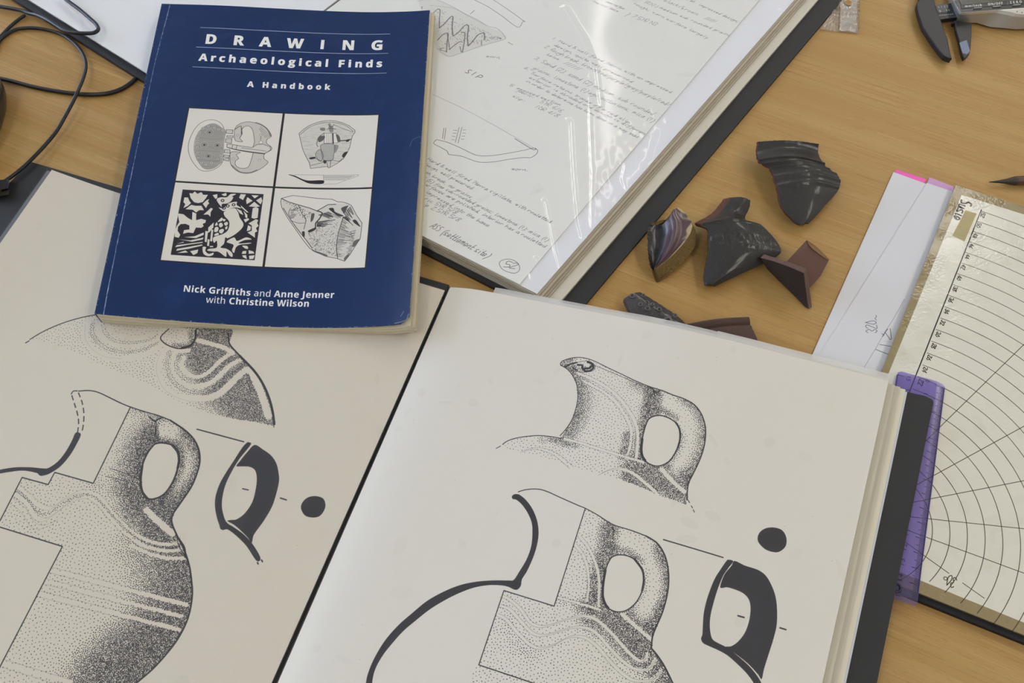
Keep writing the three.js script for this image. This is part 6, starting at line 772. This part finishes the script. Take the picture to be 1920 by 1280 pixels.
  for (const [X, Y] of [[1798, 178], [1872, 190]]) { const f = [0.3208, -0.6121, 0.376, -0.6115, 0.3132, -0.5741], u = X / 1000, v = Y / 500; part(g, 'grip_dot', new THREE.CylinderGeometry(0.0004, 0.0004, 0.0004, 12).translate(f[0] + (f[2] - f[0]) * u + (f[4] - f[0]) * v, 0.0153, f[1] + (f[3] - f[1]) * u + (f[5] - f[1]) * v), std(0x4a4a48, 0.6)); }
  part(g, 'sliding_jaw', rim([0.3698, -0.5974, 0.3684, -0.5867, 0.3681, -0.5747, 0.3674, -0.5657, 0.3671, -0.5587, 0.3675, -0.5546, 0.3704, -0.5569, 0.373, -0.5598, 0.3755, -0.5657, 0.3806, -0.5836, 0.3833, -0.595], 0.0028, 0.0065, 0.0006), black, 'black sliding jaw');
  part(g, 'jaw_bevel', loft(triples([0.3675, 0.0069, -0.5718, 0.3741, 0.007, -0.5746, 0.3742, 0.0067, -0.5629, 0.3679, 0.0063, -0.5557, 0.3675, 0.0066, -0.5632]), triples([0.3681, 0.006, -0.5727, 0.3748, 0.006, -0.5756, 0.3747, 0.006, -0.5636, 0.3683, 0.0058, -0.5562, 0.368, 0.0058, -0.564])), std(0x50586c, 0.35, { metalness: 0.7 }), 'polished steel bevel');
  const kp = [0.3693, -0.5953]; part(g, 'thumb_screw', new THREE.CylinderGeometry(0.0022, 0.0022, 0.0018, 18).rotateX(Math.PI / 2).translate(kp[0], 0.0042, kp[1]), black);
}

// ---------------------------------------------------------------- small clear bag, pencil
{
  const q = [0.3031, -0.6538, 0.2902, -0.5891, 0.2537, -0.5947, 0.2641, -0.6542], S = { TL: [q[6], q[7]], TR: [q[0], q[1]], BL: [q[4], q[5]], BR: [q[2], q[3]], W: 1, L: 1, hT: [[0, 2.2], [1, 1.4]], hB: [[0, 0.9], [1, 0.9]] };
  const g = thing('plastic_bag', 'small clear grip-seal plastic bag with a punched hole, beside the rear binder corner', 'bag', [0.29, 0, -0.62]);
  const clear = phys({ color: 0xf2efe8, transmission: 0.9, thickness: 0, roughness: 0.06, ior: 1.65, side: THREE.DoubleSide, bumpMap: again(SOFT, 2, 3), bumpScale: 0.003 }), wrinkle = (u, v) => 0.0011 * ridge(v, 0.63 + 0.02 * u, 0.022) + 0.0007 * ridge(v, 0.675, 0.012) + 0.0022 * Math.exp(-((u - 0.8) ** 2 / 0.012 + (v - 0.86) ** 2 / 0.004)) + 0.0005 * nz(u * 9, v * 12, 2) + 0.0006 * ridge(u, 0.53, 0.03) * (1 + nz(v * 40, 3)) + 0.0006 * ridge(u, 0.97, 0.03) * (1 + nz(v * 40, 8));
  const rimLine = [0.2588, -0.593, 0.2829, -0.6274], under = (v, a, b) => {   // the bag runs on a little way under the binder cover
    const A = [mix(q[6], q[4], v), mix(q[7], q[5], v)], B = [mix(q[0], q[2], v), mix(q[1], q[3], v)], nx = rimLine[3] - rimLine[1], nz2 = rimLine[0] - rimLine[2], side = (p) => (p[0] - rimLine[0]) * nx + (p[1] - rimLine[1]) * nz2;
    const t = side(A) / (side(A) - side(B)); return [clamp(t - 0.02, a, b - 0.02), b];
  };
  part(g, 'film', slab(S, { edge: under, nu: 90, nv: 120, thick: 0, lift: 0.0008, rise: (u, v) => Math.max(0, wrinkle(u, v)) }), clear, 'glossy clear film'); part(g, 'film', slab(S, { edge: under, nu: 20, nv: 20, thick: 0, lift: -0.0004 }), clear, 'back film');
  part(g, 'label_strip', slab(S, { edge: under, u0: 0.56, u1: 0.94, v0: 0.0, v1: 0.985, nu: 40, nv: 100, thick: 0, lift: 0.00065, rise: (u, v) => Math.max(0, wrinkle(u, v)) }), phys({ color: 0xe6e2e2, transmission: 0.5, thickness: 0, roughness: 0.5, side: THREE.DoubleSide }), 'frosted writing panel');
  for (const u0 of [0.535, 0.955]) { const l = []; for (let i = 0; i < 46; i++) { const v = 0.02 + i * 0.021; if (u0 + 0.02 < under(v, 0, 1)[0] + 0.01) continue; const p = surfaceAt(S, u0 + 0.02, v); l.push(box(-0.0007, 0.0007, 0, 0.0003, -0.0002, 0.0002).translate(p[0], p[1] + 0.0014 + Math.max(0, wrinkle(u0 + 0.02, v)), p[2])); } part(g, 'seam', mergeGeometries(l), std(0x8a7050, 0.5), 'ribbed seam'); }
  const hp = [0.2872, -0.6233]; part(g, 'hole_rim', new THREE.TorusGeometry(0.0029, 0.00025, 6, 28).rotateX(Math.PI / 2).translate(hp[0], 0.0032, hp[1]), std(0xb9a98c, 0.4)); part(g, 'punched_hole', new THREE.CylinderGeometry(0.0028, 0.0028, 0.0002, 28).translate(hp[0], 0.0031, hp[1]), std(0xa67a3c, 0.6), 'wood colour seen through the hole');
}
{
  const a = [0.3582, -0.4321, 0.3768, -0.433, 0.4203, -0.4349], p = [new THREE.Vector3(a[0], 0.0038, a[1]), new THREE.Vector3(a[2], 0.0038, a[3])], dir = p[1].clone().sub(p[0]); const cone = dir.length(); dir.normalize();
  const g = thing('pencil', 'dark brown pencil with a long sharpened point at the right edge of the table', 'pencil', [a[0], 0, a[1]]);
  const place = (geo) => geo.applyMatrix4(new THREE.Matrix4().makeRotationFromQuaternion(new THREE.Quaternion().setFromUnitVectors(new THREE.Vector3(0, 1, 0), dir))).translate(p[0].x, p[0].y, p[0].z);
  part(g, 'lead', place(new THREE.LatheGeometry([[0, 0], [0.0003, 0.0003], [0.0011, cone * 0.42]].map(([r, y]) => new THREE.Vector2(r, y)), 20)), std(0x2a1f20, 0.45));
  part(g, 'sharpened_cone', place(new THREE.LatheGeometry([[0.0011, cone * 0.42], [0.0021, cone * 0.75], [0.0031, cone * 0.98], [0.0034, cone * 1.05], [0.0034, cone * 1.12]].map(([r, y]) => new THREE.Vector2(r, y)), 20)), std(0x3b302c, 0.5), 'dark carved cone');
  part(g, 'barrel', place(new THREE.CylinderGeometry(0.0037, 0.0036, 0.12, 6, 1).translate(0, cone * 1.1 + 0.06, 0)), phys({ color: 0x4d3226, roughness: 0.35, clearcoat: 0.4 }), 'dark brown barrel');
}

// ---------------------------------------------------------------- cables, plug and mouse at the left
{
  const rubber = std(0x17181d, 0.38);
  const cable = (label, pts, r, name = 'cable') => { const v = triples(pts), m = new THREE.Mesh(cordGeometry(v.map((p) => new THREE.Vector3(p.x - v[0].x, p.y, p.z - v[0].z)), r), rubber); m.name = numbered(name); m.position.set(v[0].x, T, v[0].z); m.castShadow = m.receiveShadow = true; scene.add(m); return tag(m, label, 'cable', 'black cables on the table'); };
  cable('black cable hooking in a tight bend over the rear binder corner at top left', [-0.3759, 0.013, -0.6287, -0.3704, 0.013, -0.6227, -0.3576, 0.013, -0.6116, -0.3461, 0.0135, -0.6003, -0.3387, 0.014, -0.5922, -0.3364, 0.014, -0.5867, -0.339, 0.014, -0.5835, -0.3453, 0.0135, -0.5834, -0.3553, 0.013, -0.5846, -0.3647, 0.012, -0.5882, -0.3734, 0.011, -0.5949, -0.3816, 0.01, -0.6016, -0.3903, 0.008, -0.6084, -0.398, 0.006, -0.6136, -0.4047, 0.0045, -0.6169, -0.4103, 0.004, -0.6201, -0.4205, 0.0035, -0.6234, -0.4321, 0.003, -0.6266, -0.4419, 0.002, -0.6298], 0.0016);
  cable('thin black cable curling in a wide loop down to the plug on the front binder', [-0.4097, 0.002, -0.6166, -0.4124, 0.002, -0.6135, -0.4185, 0.002, -0.604, -0.423, 0.002, -0.594, -0.4262, 0.002, -0.585, -0.4243, 0.002, -0.5774, -0.423, 0.002, -0.5887, -0.418, 0.002, -0.5965, -0.4122, 0.002, -0.601, -0.4035, 0.002, -0.6024, -0.3928, 0.002, -0.6015, -0.3824, 0.002, -0.5986, -0.3731, 0.002, -0.5944, -0.3637, 0.0024, -0.5872, -0.3545, 0.003, -0.5773, -0.3472, 0.004, -0.5657, -0.3435, 0.005, -0.5551, -0.342, 0.0065, -0.5428, -0.3426, 0.0075, -0.5285, -0.3445, 0.0075, -0.5146, -0.3473, 0.007, -0.5022, -0.3515, 0.006, -0.4872, -0.3568, 0.0055, -0.4752, -0.3617, 0.006, -0.4643, -0.3684, 0.006, -0.4527, -0.3751, 0.006, -0.4437, -0.3815, 0.006, -0.4367, -0.3855, 0.006, -0.4329], 0.0014);
  cable('thicker black cable running left from under the rear binder edge', [-0.4205, 0.0025, -0.5475, -0.4119, 0.0025, -0.5454, -0.4009, 0.0025, -0.5421, -0.3831, 0.002, -0.5366, -0.3619, 0.0019, -0.5315, -0.3481, 0.0018, -0.5292, -0.3345, 0.0018, -0.5281, -0.3214, 0.0018, -0.5294, -0.3122, 0.0018, -0.5336, -0.3054, 0.0018, -0.5402, -0.3018, 0.0018, -0.546, -0.2986, 0.0018, -0.5504, -0.2955, 0.0018, -0.5559], 0.0017);
  const g = thing('cable_plug', 'black cable plug with a silver connector lying on the left binder cover', 'plug', [-0.4, 0.0025, -0.43]);
  part(g, 'body', loft(triples([-0.3902, 0.012, -0.4338, -0.3794, 0.012, -0.4354, -0.3768, 0.011, -0.4364, -0.3744, 0.009, -0.4376, -0.3732, 0.009, -0.43, -0.3756, 0.011, -0.4271, -0.3877, 0.012, -0.4241]), triples([-0.3965, 0.003, -0.4409, -0.3856, 0.003, -0.4425, -0.3823, 0.003, -0.4427, -0.3784, 0.003, -0.4424, -0.3773, 0.003, -0.4346, -0.381, 0.003, -0.4333, -0.394, 0.003, -0.4311])), rubber, 'black moulded body');
  part(g, 'connector', loft(triples([-0.3872, 0.007, -0.427, -0.38, 0.007, -0.4279, -0.3737, 0.007, -0.4297, -0.3731, 0.007, -0.4255, -0.3791, 0.007, -0.4242, -0.3862, 0.007, -0.4231]), triples([-0.39, 0.003, -0.4301, -0.3827, 0.003, -0.4309, -0.3763, 0.003, -0.4327, -0.3758, 0.003, -0.4286, -0.3818, 0.003, -0.4272, -0.389, 0.003, -0.4261])), std(0x9a9a92, 0.3, { metalness: 0.9 }), 'silver metal connector');
  const gs = thing('computer_mouse', 'dark rounded computer mouse at the left edge, only its side in view', 'mouse', [-0.445, 0, -0.48]);
  const geo = new THREE.SphereGeometry(1, 48, 32), p = geo.attributes.position, c = [-0.4269, -0.4971, -0.3954, -0.4968], rx = Math.abs(c[2] - c[0]);
  for (let i = 0; i < p.count; i++) { const x = p.getX(i), y = p.getY(i), z = p.getZ(i), sgn = (a, e) => Math.sign(a) * Math.pow(Math.abs(a), e); p.setXYZ(i, c[0] + sgn(x, 0.8) * rx * (1 - 0.06 * z * z), Math.max(0.001, 0.012 + y * 0.022), c[1] + sgn(z, 0.75) * 0.048); }
  geo.computeVertexNormals(); part(gs, 'shell', geo, phys({ color: 0x1c1d21, roughness: 0.35, clearcoat: 0.4 }));
  part(gs, 'scroll_wheel', new THREE.TorusGeometry(0.007, 0.003, 10, 24).rotateY(Math.PI / 2).translate(c[0], 0.0255, c[1] - 0.022), rubber);
}

renderer.render(scene, camera);
